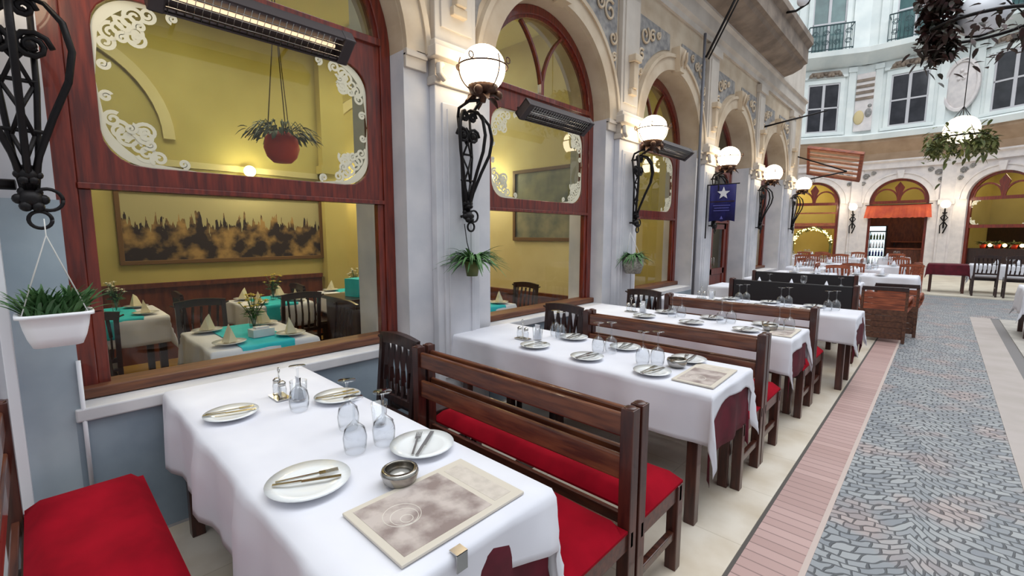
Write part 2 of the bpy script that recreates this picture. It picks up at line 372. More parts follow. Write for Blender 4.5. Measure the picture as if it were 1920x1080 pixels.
def scroll(mb, cu, cz, r, turns, w, d0, flip=1, a0=0, n=26):
    A = []; B = []
    for k in range(n + 1):
        t = k / n; a = a0 + flip * turns * 2 * pi * t; rr = r * (1 - .82 * t)
        ww = w * (1 - .35 * t)
        A.append((cu + (rr + ww / 2) * cos(a), cz + (rr + ww / 2) * sin(a))); B.append((cu + (rr - ww / 2) * cos(a), cz + (rr - ww / 2) * sin(a)))
    mb.ribbon(A, B, d0, d0 - .0005, closed=False)
def corner_orn(mb, cu, cz, su, sz, k=1.0):
    """lacy band of scrolls following the rounded corner (cu,cz), pointing inwards by signs su, sz"""
    r = .17; E = .19; pts = []
    for i in range(7): pts.append(((0, r + E * (1 - i / 6)), (1, 0), .5 * i / 6))
    for i in range(1, 12): a = pi / 2 * i / 12; pts.append(((r - r * cos(a), r - r * sin(a)), (cos(a), sin(a)), .5 + .5 * sin(2 * a)))
    for i in range(7): pts.append(((r + E * i / 6, 0), (0, 1), .5 * (1 - i / 6)))
    W_ = lambda p: (cu + su * p[0] * k, cz + sz * p[1] * k)
    A = [W_(p) for p, n, w in pts]; B = [W_((p[0] + n[0] * .042 * w, p[1] + n[1] * .042 * w)) for p, n, w in pts]
    mb.ribbon(A, B, -.002, -.006, closed=False)
    q = lambda t, off: (lambda P_: (P_[0][0] + P_[1][0] * off, P_[0][1] + P_[1][1] * off))(pts[int(round(t * (len(pts) - 1)))])
    dk = 0
    for t, off, rad, fl in ((.10, .03, .018, 1), (.19, .045, .028, 1), (.30, .065, .034, -1), (.42, .085, .036, 1), (.58, .085, .036, -1), (.70, .065, .034, 1), (.81, .045, .028, -1), (.90, .03, .018, 1), (.36, .135, .026, 1), (.5, .155, .034, -1), (.64, .135, .026, 1), (.25, .105, .018, -1), (.75, .105, .018, 1)):
        p = W_(q(t, off)); dk += .0007; scroll(mb, p[0], p[1], rad * 1.2 * k, 1.5, .017 * k, -.0025 - dk, fl * su * sz, t * 5)
def window_unit(name, loc, rz, door=False, detail=True, lower_glass=True):
    w = thing(name, loc=loc, rz=rz, kind='structure')
    bot = 0.0 if door else SILL
    f = MB(); pts_o = [(HW, bot)] + arc_pts(HW, SPR, 32) + [(-HW, bot)]; hi = HW - .085
    pts_i = [(hi, bot)] + arc_pts(hi, SPR, 32) + [(-hi, bot)]
    f.ribbon(pts_o, pts_i, 0, .09, closed=False); f.build('frame', M_MAHOG, w, bevel=.006)
    fi = MB(); fi.ribbon([(hi, bot)] + arc_pts(hi, SPR, 32) + [(-hi, bot)], [(hi - .03, bot)] + arc_pts(hi - .03, SPR, 32) + [(-hi + .03, bot)], .02, .075, closed=False)
    fi.build('inner_bead', M_MAHOG, w)
    # sash with the rounded opening
    c = (0, 2.37); a_, b_, r_ = .74, .42, .17
    def rr(a):
        # march for the rounded rectangle
        du, dz = cos(a), sin(a); lo, hi_ = 0, 1.2
        for _ in range(26):
            m = (lo + hi_) / 2; x, z = abs(du * m), abs(dz * m)
            qx, qz = max(x - (a_ - r_), 0), max(z - (b_ - r_), 0)
            ins = x <= a_ and z <= b_ and (qx * qx + qz * qz <= r_ * r_ or qx == 0 or qz == 0)
            if ins: lo = m
            else: hi_ = m
        return (c[0] + du * lo, c[1] + dz * lo)
    u1 = hi - .0; A = angset(c, [(-u1, 1.82), (u1, 1.82), (-u1, 3.0), (u1, 3.0)], 96)
    i, o = rays(rr, lambda a: rect_ray(c, a, -u1, u1, 1.82, 3.0), A)
    s = MB(); s.ribbon(o, i, .012, .07); s.build('upper_sash', M_MAHOG, w, bevel=.005)
    tr = MB(); tr.box(-u1, u1, -.015, .05, 2.96, 3.01); tr.box(-u1, u1, -.01, .05, 1.82, 1.85); tr.build('rail_moulding', M_MAHOG, w, bevel=.004)
    g = MB(); g.box(-a_ - .02, a_ + .02, .036, .042, 1.93, 2.81); g.build('upper_pane', M_GLASSU, w)
    g = MB(); pl = [(hi - .02, 2.99)] + [p for p in arc_pts(hi - .02, SPR, 28) if p[1] > 2.99] + [(-hi + .02, 2.99)]
    g.prism(pl, .036, .041); g.build('arched_pane', M_GLASSU, w)
    t = MB(); Rr = hi
    for sg in (1, -1):
        A2 = []; B2 = []
        for k in range(15):
            a = (pi / 3) * k / 14
            A2.append((sg * (-Rr + (Rr + .012) * cos(a)), 3.0 + (Rr + .012) * sin(a))); B2.append((sg * (-Rr + (Rr - .012) * cos(a)), 3.0 + (Rr - .012) * sin(a)))
        ok = [k for k in range(15) if A2[k][0] ** 2 + (A2[k][1] - SPR) ** 2 < hi * hi]
        t.ribbon([A2[k] for k in ok], [B2[k] for k in ok], .015, .06, closed=False)
    t.box(-.022, .022, .012, .062, 3.0, 3.16); t.build('tracery', M_MAHOG, w)
    if detail:
        for su in (1, -1):
            for sz in (1, -1):
                m = MB(); corner_orn(m, -su * .74, 2.37 - sz * .42, su, sz, 1.15); q = m.build('corner_scroll', M_LACE, w, loc=(0, .034, 0))
    ls = MB()
    ls.box(-hi, -hi + .05, .015, .07, bot, 1.82); ls.box(hi - .05, hi, .015, .07, bot, 1.82); ls.build('lower_stile', M_MAHOG, w, bevel=.004)
    if door:
        for sg in (-1, 1):
            d = MB(); x0, x1 = sorted((sg * .005, sg * (hi - .05)))
            d.box(x0, x0 + .1, .02, .065, .02, 1.8); d.box(x1 - .1, x1, .02, .065, .02, 1.8); d.box(x0, x1, .02, .065, .02, .3); d.box(x0, x1, .02, .065, 1.7, 1.8); d.box(x0, x1, .02, .065, .8, .92)
            d.box(x0 + .1, x1 - .1, .035, .05, .3, .8)
            e = d.build('door_leaf', M_MAHOG, w, bevel=.004)
            h = MB(); h.tube([(sg * .06, .02, 1.0), (sg * .06, -.03, 1.0), (sg * .06, -.03, 1.14), (sg * .06, .02, 1.14)], .008, 6); h.build('door_handle', M_STEEL, e)
            g = MB(); g.box(x0 + .09, x1 - .09, .04, .045, .9, 1.72); g.build('door_pane', M_GLASS, e)
    else:
        if lower_glass: g = MB(); g.box(-hi + .04, hi - .04, .04, .045, SILL, 1.84); g.build('lower_pane', M_GLASS, w)
        sl = MB(); sl.box(-HW, HW, -.06, .12, .77, .825); sl.build('sill_board', M_SILL, w, bevel=.008)
        ss = MB(); ss.box(-HW - .02, HW + .02, -.2, .02, .70, .765); ss.build('sill_stone', M_STONE, w, bevel=.008)
    return w

# ------------------------------------------------------------------ left arcade
YC = [1.035, 3.77, 6.44, 9.10, 11.77]; PIER = [-.30, 2.42, 5.12, 7.78, 10.43, 13.10]
edges = [-1.6, 2.42, 5.12, 7.78, 10.43, 14.05]
for k, yc in enumerate(YC):
    bay_wall('wall_left', edges[k] - yc, edges[k + 1] - yc, 4.72, [M_STUCCO_C, M_ARCH], (XF, yc, 0), RL, sill=0 if k == 3 else .76)
    if k < 1: m = MB(); m.box(-3.72, -3.45, yc + HW, YC[k + 1] - HW, 0, 4.3); m.build('wall_pier_inner', M_STUCCO_C, kind='structure')
    window_unit('window_%d' % (k + 1) if k != 3 else 'door_1', (XW - (0, 0, .1, .14, .16)[k], yc, 0), RL, door=(k == 3), detail=k < 3)
# archivolts and imposts
n_tr = 0
def trim(mb, mats, loc=(0, 0, 0), rz=0, bevel=0, name=None):
    global n_tr
    n_tr += 1; return mb.build(name or 'trim_%d' % n_tr, mats, None, loc, rz, bevel=bevel, kind='structure')
for k, yc in enumerate(YC):
    m = MB(); m.ribbon(arc_pts(HW + .19, SPR, 40), arc_pts(HW + .005, SPR, 40), -.045, 0, closed=False)
    m.ribbon(arc_pts(HW + .21, SPR, 40), arc_pts(HW + .165, SPR, 40), -.065, -.001, closed=False)
    m.prism([(-.07, SPR + HW - .02), (.07, SPR + HW - .02), (.11, SPR + HW + .3), (-.11, SPR + HW + .3)], -.12, 0)
    for sg in (-1, 1): m.tube([(sg * .05, -.12, SPR + HW + .05), (sg * .06, -.15, SPR + HW + .15), (sg * .03, -.16, SPR + HW + .24)], .02, 6)
    trim(m, M_ARCH, (XF, yc, 0), RL)
    # relief panels in the two spandrels, with scroll work
    for sg in (-1, 1):
        m = MB(); ue = 1.335 - .235 if sg > 0 else 1.335 - .235
        arc = [p for p in arc_pts(HW + .26, SPR, 40) if p[1] > SPR + .28 and (p[0] * sg) > .16]
        if sg > 0: arc = sorted(arc, key=lambda p: -p[0])
        else: arc = sorted(arc, key=lambda p: p[0])
        poly = [(sg * ue, arc[0][1])] + [p for p in arc if abs(p[0]) < ue] + [(sg * .2, 4.3), (sg * ue, 4.3)]
        m.prism(poly, -.012, 0)
        e = trim(m, M_FRESCO, (XF, yc, 0), RL)
        m = MB()
        for (cu, cz, r, fl) in ((.92, 4.08, .12, 1), (.72, 4.12, .08, -1), (1.0, 3.82, .08, -1), (.56, 4.18, .055, 1), (1.03, 3.62, .05, 1)):
            pts = []
            for i in range(22):
                t = i / 21; a = fl * sg * 2.6 * pi * t + 1; rr_ = r * (1 - .8 * t); pts.append((sg * cu + rr_ * cos(a), -.025, cz + rr_ * sin(a)))
            m.tube(pts, .014, 6)
        m.build('relief_scroll', M_ARCH, e)
m = MB(); m.box(-1.6, .11, -.008, 0, 0, 1.75); trim(m, mat('pale_blue_grey_paint', (178, 190, 198), .7, rgb2=(154, 168, 180), scale=2.5, bump=.1, detail=8), (XF, 0, 0), RL)
for k, yc in enumerate(YC):
    if k != 3: m = MB(); m.box(-HW - .02, HW + .02, -.008, 0, .02, .70); trim(m, M_BLUEG, (XF, yc, 0), RL)
# pilasters
def pilaster(yc, half=.225, s=1):
    m = MB()
    m.box(-half, half, -.07, 0, .3, 2.72); m.box(-half - .02, half + .02, -.1, 0, 0, .3); m.box(-half + .06, half - .06, -.085, 0, .42, 2.6)
    m.box(-half + .1, -half + .115, -.095, 0, .45, 2.56); m.box(half - .115, half - .1, -.095, 0, .45, 2.56)
    e = trim(m, M_STUCCO_C, (XF, yc, 0), RL, bevel=.008)
    m = MB()
    m.box(-half - .02, half + .02, -.1, 0, 2.72, 2.78); m.box(-half - .005, half + .005, -.085, 0, 2.78, 2.9); m.box(-half - .05, half + .05, -.15, 0, 2.9, 2.98); m.box(-half - .03, half + .03, -.12, 0, 2.98, 3.03)
    for sg in (-1, 1):
        m.tube([(sg * (half - .05), -.1, 2.86), (sg * (half - .0), -.13, 2.84), (sg * (half + .01), -.14, 2.78), (sg * (half - .05), -.13, 2.75)], .028, 6)
    m.build('capital', M_STUCCO, e, bevel=.006)
    m = MB(); m.box(-half + .02, half - .02, -.06, 0, 3.03, 4.5); m.box(-half + .07, half - .07, -.075, 0, 3.15, 4.35)
    m.box(-half - .01, half + .01, -.1, 0, 4.42, 4.56); m.build('upper_shaft', M_STUCCO, e, bevel=.006)
    m = MB(); m.box(-.07, .07, -.12, 0, 3.25, 3.32); m.box(-.05, .05, -.14, 0, 3.32, 3.62); m.box(-.08, .08, -.17, 0, 3.62, 3.7); m.build('console', M_ARCH, e, bevel=.01)
for yc in PIER: pilaster(yc if yc > 0 else -.31)
# impost bands on the wall strips beside every opening
for k, yc in enumerate(YC):
    m = MB()
    for a, b in ((-1.12, -.937), (.937, 1.12)): m.box(a, b, -.03, 0, 2.80, 2.90); m.box(a, b, -.045, 0, 2.88, 2.93)
    trim(m, M_STUCCO, (XF, yc, 0), RL, bevel=.004)
# white corner moulding and thin conduit on the first pier
m = MB(); m.box(XF, XF + .1, -.12, -.085, 0, 2.7); trim(m, M_WHITEP, bevel=.004)
m = MB(); m.tube([(XF + .02, .11, .3), (XF + .02, .11, 1.0)], .01, 6); m.tube([(XF + .02, .11, .3), (XF + .03, .25, .17)], .01, 6); trim(m, M_WHITEP)
m = MB(); m.tube([(XF + .09, 7.25, 0), (XF + .09, 7.25, 4.6)], .022, 8); trim(m, mat('grey_downpipe', (96, 96, 104), .6))
# cornice
def cornice(prof, u0, u1, mats, loc, rz):
    m = MB(); n = len(prof); vs = [(u0, d, z) for d, z in prof] + [(u1, d, z) for d, z in prof]
    fs = [tuple(range(n)), tuple(range(n, 2 * n))[::-1]] + [(i, (i + 1) % n, (i + 1) % n + n, i + n) for i in range(n)]
    m.add(vs, fs); return trim(m, mats, loc, rz)
cornice([(.3, 4.60), (-.04, 4.60), (-.04, 4.68), (-.09, 4.72), (-.09, 4.92), (-.14, 4.96), (-.14, 5.0), (.3, 5.0)], -1.6, 14.05, M_STUCCO, (XF, 0, 0), RL)
cornice([(.3, 5.0), (-.14, 5.0), (-.3, 5.03), (-.46, 5.10), (-.5, 5.16), (-.56, 5.18), (-.56, 5.46), (-.64, 5.54), (-.64, 5.66), (-.4, 6.0), (-.1, 6.25), (.3, 6.3)], -1.6, 11.6, M_CORN, (XF, 0, 0), RL)
m = MB(); m.box(-1.6, 14.05, 0, .4, 5.0, 6.28); m.build('wall_upper_left', M_STUCCO, None, (XF, 0, 0), RL, kind='structure')
m = MB(); m.box(XF - 6, XF - .0, 14.06, 14.2, 0, 6.2); m.build('wall_end_return', M_STUCCO, kind='structure')

# ------------------------------------------------------------------ ground
def slab(name, x0, x1, y0, y1, z0, z1, mt): m = MB(); m.box(x0, x1, y0, y1, z0, z1); return m.build(name, mt, kind='structure')
slab('floor', -8, -.63, -2.5, 16.4, -.2, 0, M_MARBLE)
slab('trim_kerb_line', -.63, -.612, -2.5, 16.4, -.2, -.004, mat('kerb_joint', (84, 78, 74), .8))
slab('floor_brick_strip', -.612, -.37, -2.5, 16.4, -.2, -.006, M_BRICK)
slab('trim_kerb_edge', -.37, -.345, -2.5, 16.4, -.2, -.004, mat('pale_kerb', (196, 178, 170), .7))
slab('floor_cobbles', -.345, .50, -2.5, 16.4, -.2, -.008, M_COB)
slab('trim_right_kerb', .50, .78, -2.5, 12.6, -.2, -.004, mat('smooth_pink_stone', (178, 168, 164), .6, rgb2=(168, 158, 152), scale=3))
slab('trim_drain', .78, .90, -2.5, 12.6, -.2, -.012, mat('dark_drain', (118, 114, 114), .6))
slab('floor_right', .90, 6, -2.5, 12.6, -.2, 0, mat('right_paving', (186, 180, 172), .6, rgb2=(164, 158, 152), scale=4))
slab('floor_cobbles_far', .50, 6, 12.6, 16.4, -.2, -.008, M_COB)
slab('floor_end', -8, 6, 16.4, 28, -.2, .02, mat('end_apron', (216, 208, 192), .6, rgb2=(196, 186, 170), scale=2))

# ------------------------------------------------------------------ rooms behind the arcade
def wallb(name, x0, x1, y0, y1, z0, z1, mt): return slab(name, x0, x1, y0, y1, z0, z1, mt)
slab('floor_room', -7.2, -3.46, -2.2, 13.9, 0, .012, M_TILE_IN)
wallb('wall_back', -7.2, -7.05, -2.2, 5.0, 0, 4.3, M_YELL)
wallb('wall_room_near', -7.2, -3.45, -2.4, -2.2, 0, 4.3, M_YELL)
wallb('wall_partition', -7.2, -3.45, 5.02, 5.16, 0, 4.3, M_YELLP)
wallb('wall_partition_far', -7.2, -3.45, 7.72, 7.86, 0, 4.3, M_YELL)
wallb('wall_partition_end', -7.2, -3.45, 10.4, 10.5, 0, 4.3, M_YELLP)
wallb('wall_back_far', -6.2, -6.05, 5.16, 13.9, 0, 4.3, M_YELL)
wallb('ceiling', -7.2, -3.45, -2.3, 14.0, 4.3, 4.4, M_CEIL)
m = MB(); m.box(-7.05, -6.9, 3.14, 3.5, 0, 4.3); m.box(-7.05, -6.86, 3.1, 3.54, 2.5, 2.62); trim(m, M_YELL)
m = MB(); m.box(-7.05, -7.02, -2.2, 3.1, 0, .95); m.box(-7.05, -6.99, -2.2, 3.1, .93, .99); trim(m, M_DADO)
m = MB(); m.box(-6.9, -3.5, 4.985, 5.02, 0, .72); m.box(-6.9, -3.5, 4.96, 5.02, .70, .76); trim(m, M_DADO)
m = MB(); m.box(-6.9, -3.5, 7.68, 7.72, 0, .55); trim(m, M_DADO)
# blind arch relief and moulding on the back wall, seen through the upper glass
for yc in (.2, 4.3):
    m = MB(); m.ribbon(arc_pts(1.15, 2.75, 24), arc_pts(1.03, 2.75, 24), -.05, 0, closed=False)
    trim(m, M_YELLP, (-7.05, yc, 0), RL)
m = MB(); m.box(-7.05, -7.0, -2.2, 3.1, 2.42, 2.5); trim(m, M_YELLP)
# pictures
def picture(name, label, loc, rz, w, h, fw, mfr, mpic, dd=.03):
    t = thing(name, label, 'picture', loc, rz)
    m = MB(); m.ribbon([(-w / 2, 0), (w / 2, 0), (w / 2, h), (-w / 2, h)], [(-w / 2 + fw, fw), (w / 2 - fw, fw), (w / 2 - fw, h - fw), (-w / 2 + fw, h - fw)], -dd, 0)
    m.build('frame', mfr, t, bevel=.005)
    m = MB(); m.box(-w / 2 + fw, w / 2 - fw, -.008, 0, -(h / 2 - fw), h / 2 - fw); m.build('canvas', mpic, t, loc=(0, 0, h / 2)); return t
picture('framed_painting', 'wide sepia landscape painting of trees on the yellow wall behind the nearest window', (-7.04, 1.93, 1.22), RL, 2.44, .92, .05, M_GILT, M_LAND)
picture('framed_painting', 'wooden framed townscape on the side wall, seen through the second window', (-4.14, 5.018, 1.5), 0, 1.13, 1.02, .05, M_GILT, M_TOWN)
# wall sconces, and glowing ceiling panels added to light the rooms
def sconce(loc, rz, label):
    t = thing('wall_sconce', label, 'lamp', loc, rz)
    m = MB(); m.lathe([(.04, 0), (.045, .02), (0, .03)], 12, (0, -.02, -.1)); m.tube([(0, 0, -.1), (0, -.07, -.11), (0, -.1, -.06), (0, -.1, -.03)], .009, 6); m.build('bracket', M_BRONZE, t)
    m = MB(); m.sphere((0, -.1, .04), .075, 16, 10); m.build('shade', M_BULB, t)
    return t
sconce((-7.03, 2.14, 2.4), RL, 'glowing round wall lamp above the landscape painting, behind the nearest window')
sconce((-7.03, 3.78, 2.4), RL, 'lit wall lamp beside the corner column, at the right edge of the nearest window')
sconce((-5.1, 5.0, 2.4), 0, 'lit wall lamp left of the townscape picture behind the second window')
def plight(loc, e, col, r=.06):
    l = bpy.data.lights.new('lamp_light', 'POINT'); l.energy = e; l.color = col; l.shadow_soft_size = r
    o = bpy.data.objects.new('lamp_light', l); COL.objects.link(o); o.location = loc
plight((-6.85, 2.14, 2.44), 22, (1, .85, .55)); plight((-6.85, 3.78, 2.44), 22, (1, .85, .5)); plight((-5.1, 4.8, 2.44), 18, (1, .86, .55))
for (x, y), lb in (((-5.6, 1.2), 'added square light panel in the room behind the nearest window'), ((-5.6, 3.6), 'added square light panel in the room behind the second window'), ((-5.0, 6.5), 'added square light panel in the room behind the third window'), ((-5.0, 12.0), 'added square light panel in the room behind the fifth window')):
    t = thing('added_ceiling_light', lb, 'lamp', (x, y, 4.3)); m = MB(); m.box(-.5, .5, -.5, .5, -.06, 0); m.build('housing', M_WHITEP, t)
    m = MB(); m.box(-.46, .46, -.46, .46, -.07, -.06); m.build('diffuser', M_PANEL, t)
    area('room_fill_light', (x, y, 4.2), (0, 0, 0), .9, .9, 34, (1, .92, .72))  # area lamp added below each panel to fill its room with light

# ------------------------------------------------------------------ end of the passage
FAC = [((-5.6, 23.3), (-2.88, 24.4)), ((-2.88, 24.4), (-.04, 24.38)), ((-.04, 24.38), (2.75, 23.0)), ((2.75, 23.0), (5.0, 20.9))]
def small_window(loc, rz, w, z0, z1, idx, glass, arched=False):
    t = thing('window_%d' % idx, loc=loc, rz=rz, kind='structure')
    m = MB(); h = w / 2
    m.ribbon([(-h - .16, z0 - .05), (h + .16, z0 - .05), (h + .16, z1 + .2), (-h - .16, z1 + .2)], [(-h, z0), (h, z0), (h, z1), (-h, z1)], -.07, 0)
    m.box(-h - .24, h + .24, -.16, 0, z0 - .16, z0 - .05); m.box(-h - .24, h + .24, -.14, 0, z1 + .2, z1 + .3)
    m.build('surround', M_PALE, t, bevel=.01)
    m = MB(); m.ribbon([(-h, z0), (h, z0), (h, z1), (-h, z1)], [(-h + .05, z0 + .06), (h - .05, z0 + .06), (h - .05, z1 - .06), (-h + .05, z1 - .06)], -.035, 0)
    m.box(-.05, .05, -.04, 0, z0, z1); zm = z0 + (z1 - z0) * .5; m.box(-h, h, -.035, 0, zm - .03, zm + .03); m.build('sash', M_GREYF, t)
    for sg in (-1, 1):
        m = MB(); x0, x1 = sorted((sg * .05, sg * (h - .05))); m.box(x0, x1, -.012, -.004, z0 + .06, z1 - .06); m.build('pane', glass, t)
    return t
wi = 10
for k, (a, b) in enumerate(FAC):
    a = Vector(a); b = Vector(b); c = (a + b) / 2; L = (b - a).length; rz = atan2(b.y - a.y, b.x - a.x); loc = (c.x, c.y, 0)
    bay_wall('wall_end', -L / 2, L / 2, 4.6, M_PALE_S, loc, rz, sill=0 if k == 1 else .5, th=.35)
    m = MB(); m.box(-L / 2 - .05, L / 2 + .05, 0, .4, 4.6, 14); m.build('wall_end_upper', M_PALE, None, loc, rz, kind='structure')
    # archivolt, pilasters
    m = MB(); m.ribbon(arc_pts(HW + .2, SPR, 32), arc_pts(HW, SPR, 32), -.05, 0, closed=False); m.ribbon(arc_pts(HW + .24, SPR, 32), arc_pts(HW + .19, SPR, 32), -.08, 0, closed=False)
    m.prism([(-.08, SPR + HW), (.08, SPR + HW), (.12, SPR + HW + .32), (-.12, SPR + HW + .32)], -.14, 0); trim(m, M_PALE_S, loc, rz)
    m = MB()
    for sg in (-1, 1):
        for i, (cu, cz, r) in enumerate(((1.12, 4.0, .13), (.88, 4.12, .09), (1.2, 3.72, .09))):
            pts = [(sg * cu + r * (1 - .8 * j / 17) * cos(j * .9), -.02, cz + r * (1 - .8 * j / 17) * sin(j * .9)) for j in range(18)]; m.tube(pts, .018, 5)
    trim(m, M_FRESCO, loc, rz)
    m = MB(); m.box(-.2, .2, -.1, 0, 0, 4.3); m.box(-.24, .24, -.14, 0, 2.75, 2.95); m.box(-.23, .23, -.13, 0, 0, .3); m.box(-.13, .13, -.13, 0, .5, 2.6)
    trim(m, M_PALE_S, (b.x, b.y, 0), rz, bevel=.01)
    e2 = .06
    cornice([(0, 4.28), (-.1, 4.28), (-.1, 4.5), (-.2, 4.56), (-.2, 4.62), (0, 4.62)], -L / 2 - e2, L / 2 + e2, M_PALE_S, loc, rz)
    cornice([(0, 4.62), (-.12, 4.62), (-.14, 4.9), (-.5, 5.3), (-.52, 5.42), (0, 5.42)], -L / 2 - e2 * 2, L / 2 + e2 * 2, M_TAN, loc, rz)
    cornice([(0, 5.42), (-.6, 5.42), (-.64, 5.62), (-.5, 5.7), (0, 5.75)], -L / 2 - e2 * 3, L / 2 + e2 * 3, M_PALE, loc, rz)
    cornice([(0, 8.55), (-.1, 8.55), (-.7, 8.86), (-.74, 9.05), (-.6, 9.1), (0, 9.12)], -L / 2 - e2 * 3, L / 2 + e2 * 3, M_PALE, loc, rz)
    small_window(loc, rz, 1.15, 5.95, 7.95, wi, M_DGLASS); wi += 1
    small_window(loc, rz, 1.2, 9.15, 11.6, wi, M_GRNG); wi += 1
    # carved hood over the lower window
    m = MB(); m.prism([(-.66, 8.16), (.66, 8.16), (.5, 8.42), (-.5, 8.42)], -.14, 0)
    for j in range(9): m.sphere((-.52 + .13 * j, -.14, 8.29 + .05 * sin(j * 2)), .075, 8, 6)
    trim(m, M_CORN, loc, rz)
    # strip pilasters on the upper floors
    for sg in (-1, 1):
        m = MB(); m.box(sg * .98 - .12, sg * .98 + .12, -.06, 0, 5.75, 8.5); m.box(sg * .98 - .12, sg * .98 + .12, -.06, 0, 9.12, 13); m.box(sg * .98 - .15, sg * .98 + .15, -.1, 0, 8.3, 8.5); trim(m, M_PALE, loc, rz)
    # iron balcony
    t = thing('balcony_railing', ['far left', 'middle', 'right-hand', 'rightmost hidden'][k] and ['black iron balcony railing above the arch strung with fairy lights', 'black iron balcony railing above the orange valance doorway', 'black iron balcony railing behind the hanging dark foliage', 'black iron balcony railing at the far right end of the round facade'][k], 'railing', (c.x, c.y, 9.12), rz, 'iron balcony railings')
    m = MB(); y = -.55; m.tube([(-.78, 0, 1.0), (-.78, y, 1.0), (.78, y, 1.0), (.78, 0, 1.0)], .025, 6); m.tube([(-.78, 0, .06), (-.78, y, .06), (.78, y, .06), (.78, 0, .06)], .02, 6); m.build('rail', M_BALC, t)
    m = MB()
    for j in range(14): x = -.78 + .12 * j; m.tube([(x, y, 0), (x, y, 1)], .013, 5)
    for j in range(4):
        for zc in (.32, .7):
            cx = -.58 + .39 * j; m.tube([(cx + .12 * (1 - .7 * i / 15) * cos(i * .8), y, zc + .12 * (1 - .7 * i / 15) * sin(i * .8)) for i in range(16)], .014, 5)
    m.build('scrollwork', M_BALC, t)
m = MB(); m.box(-5.75, -5.5, 14.2, 23.4, 0, 12); m.build('wall_rotunda_side', M_PALE, kind='structure')
# carved reliefs between the upper windows
def fpos(k, u, d, z):
    a, b = Vector(FAC[k][0]), Vector(FAC[k][1]); c = (a + b) / 2; t = (b - a).normalized(); n = Vector((-t.y, t.x)); p = c + t * u + n * d; return (p.x, p.y, z), atan2(t.y, t.x)
loc, rz = fpos(1, -.98 - .42, -.1, 5.9)
t = thing('relief_panel', 'tall carved stone relief left of the middle upper window of the round facade', 'relief', loc, rz)
m = MB(); m.box(-.3, .3, -.05, .1, 0, 2.3); m.build('slab', M_PALE_S, t)
m = MB()
for j in range(4): m.box(-.3, .3, -.09, -.05, 1.25 + .24 * j, 1.36 + .24 * j)
m.build('ledges', M_CORN, t, bevel=.01)
m = MB(); m.sphere((-.14, -.06, .55), .18, 12, 8, sc=(1, .3, 1.6)); m.build('figure', mat('ochre_relief', (206, 186, 142), .8), t)
m = MB(); m.sphere((.17, -.06, .7), .12, 12, 8, sc=(1, .4, 1.5)); m.sphere((.2, -.06, .98), .07, 12, 8, sc=(1, .6, 1)); m.build('bust', M_FRESCO, t)
loc, rz = fpos(2, -1.42, -.12, 6.0)
t = thing('relief_panel', 'oval stone cartouche right of the middle upper window of the round facade', 'relief', loc, rz)
m = MB(); m.sphere((0, 0, 1.1), .52, 24, 14, sc=(1, .16, 1.7)); m.build('oval', M_PALE_S, t)
m = MB(); m.ribbon([(.56 * cos(a * pi / 16), 1.1 + .95 * sin(a * pi / 16)) for a in range(32)], [(.47 * cos(a * pi / 16), 1.1 + .82 * sin(a * pi / 16)) for a in range(32)], -.1, 0); m.build('wreath', M_PALE_S, t, bevel=.02)
m = MB()
for a in range(5): m.sphere((.12 * cos(a * 1.26 + .3), -.09, 1.45 + .16 * sin(a * 1.26 + .3)), .06, 8, 6)
m.build('rosette', M_PALE_S, t)
# small lamps on the far piers
def far_lamp(x, y, z, label):
    t = thing('wall_lantern', label, 'lamp', (x, y, 0)); m = MB(); m.sphere((0, -.3, z), .15, 16, 10); m.build('globe', M_GLOBEF, t)
    m = MB(); m.tube([(0, -.1, z - .9), (0, -.12, z - .3), (0, -.3, z - .2), (0, -.3, z - .14)], .025, 6)
    m.tube([(0, -.12, z - 1.1), (.1, -.14, z - .8), (-.1, -.14, z - .5), (.06, -.14, z - .3)], .025, 6); m.tube([(-.08, -.12, z - 1.1), (-.1, -.14, z - .8), (.1, -.14, z - .5), (-.06, -.14, z - .3)], .02, 6)
    m.build('bracket', M_IRON, t); return t
far_lamp(-.05, 24.3, 2.75, 'lit globe lantern on the white pier right of the orange valance doorway')
far_lamp(-2.88, 24.3, 2.75, 'lit globe lantern on the white pier left of the orange valance doorway')
plight((-.05, 23.7, 2.8), 20, (1, .84, .58), .12); plight((-2.88, 23.7, 2.8), 20, (1, .84, .58), .12)
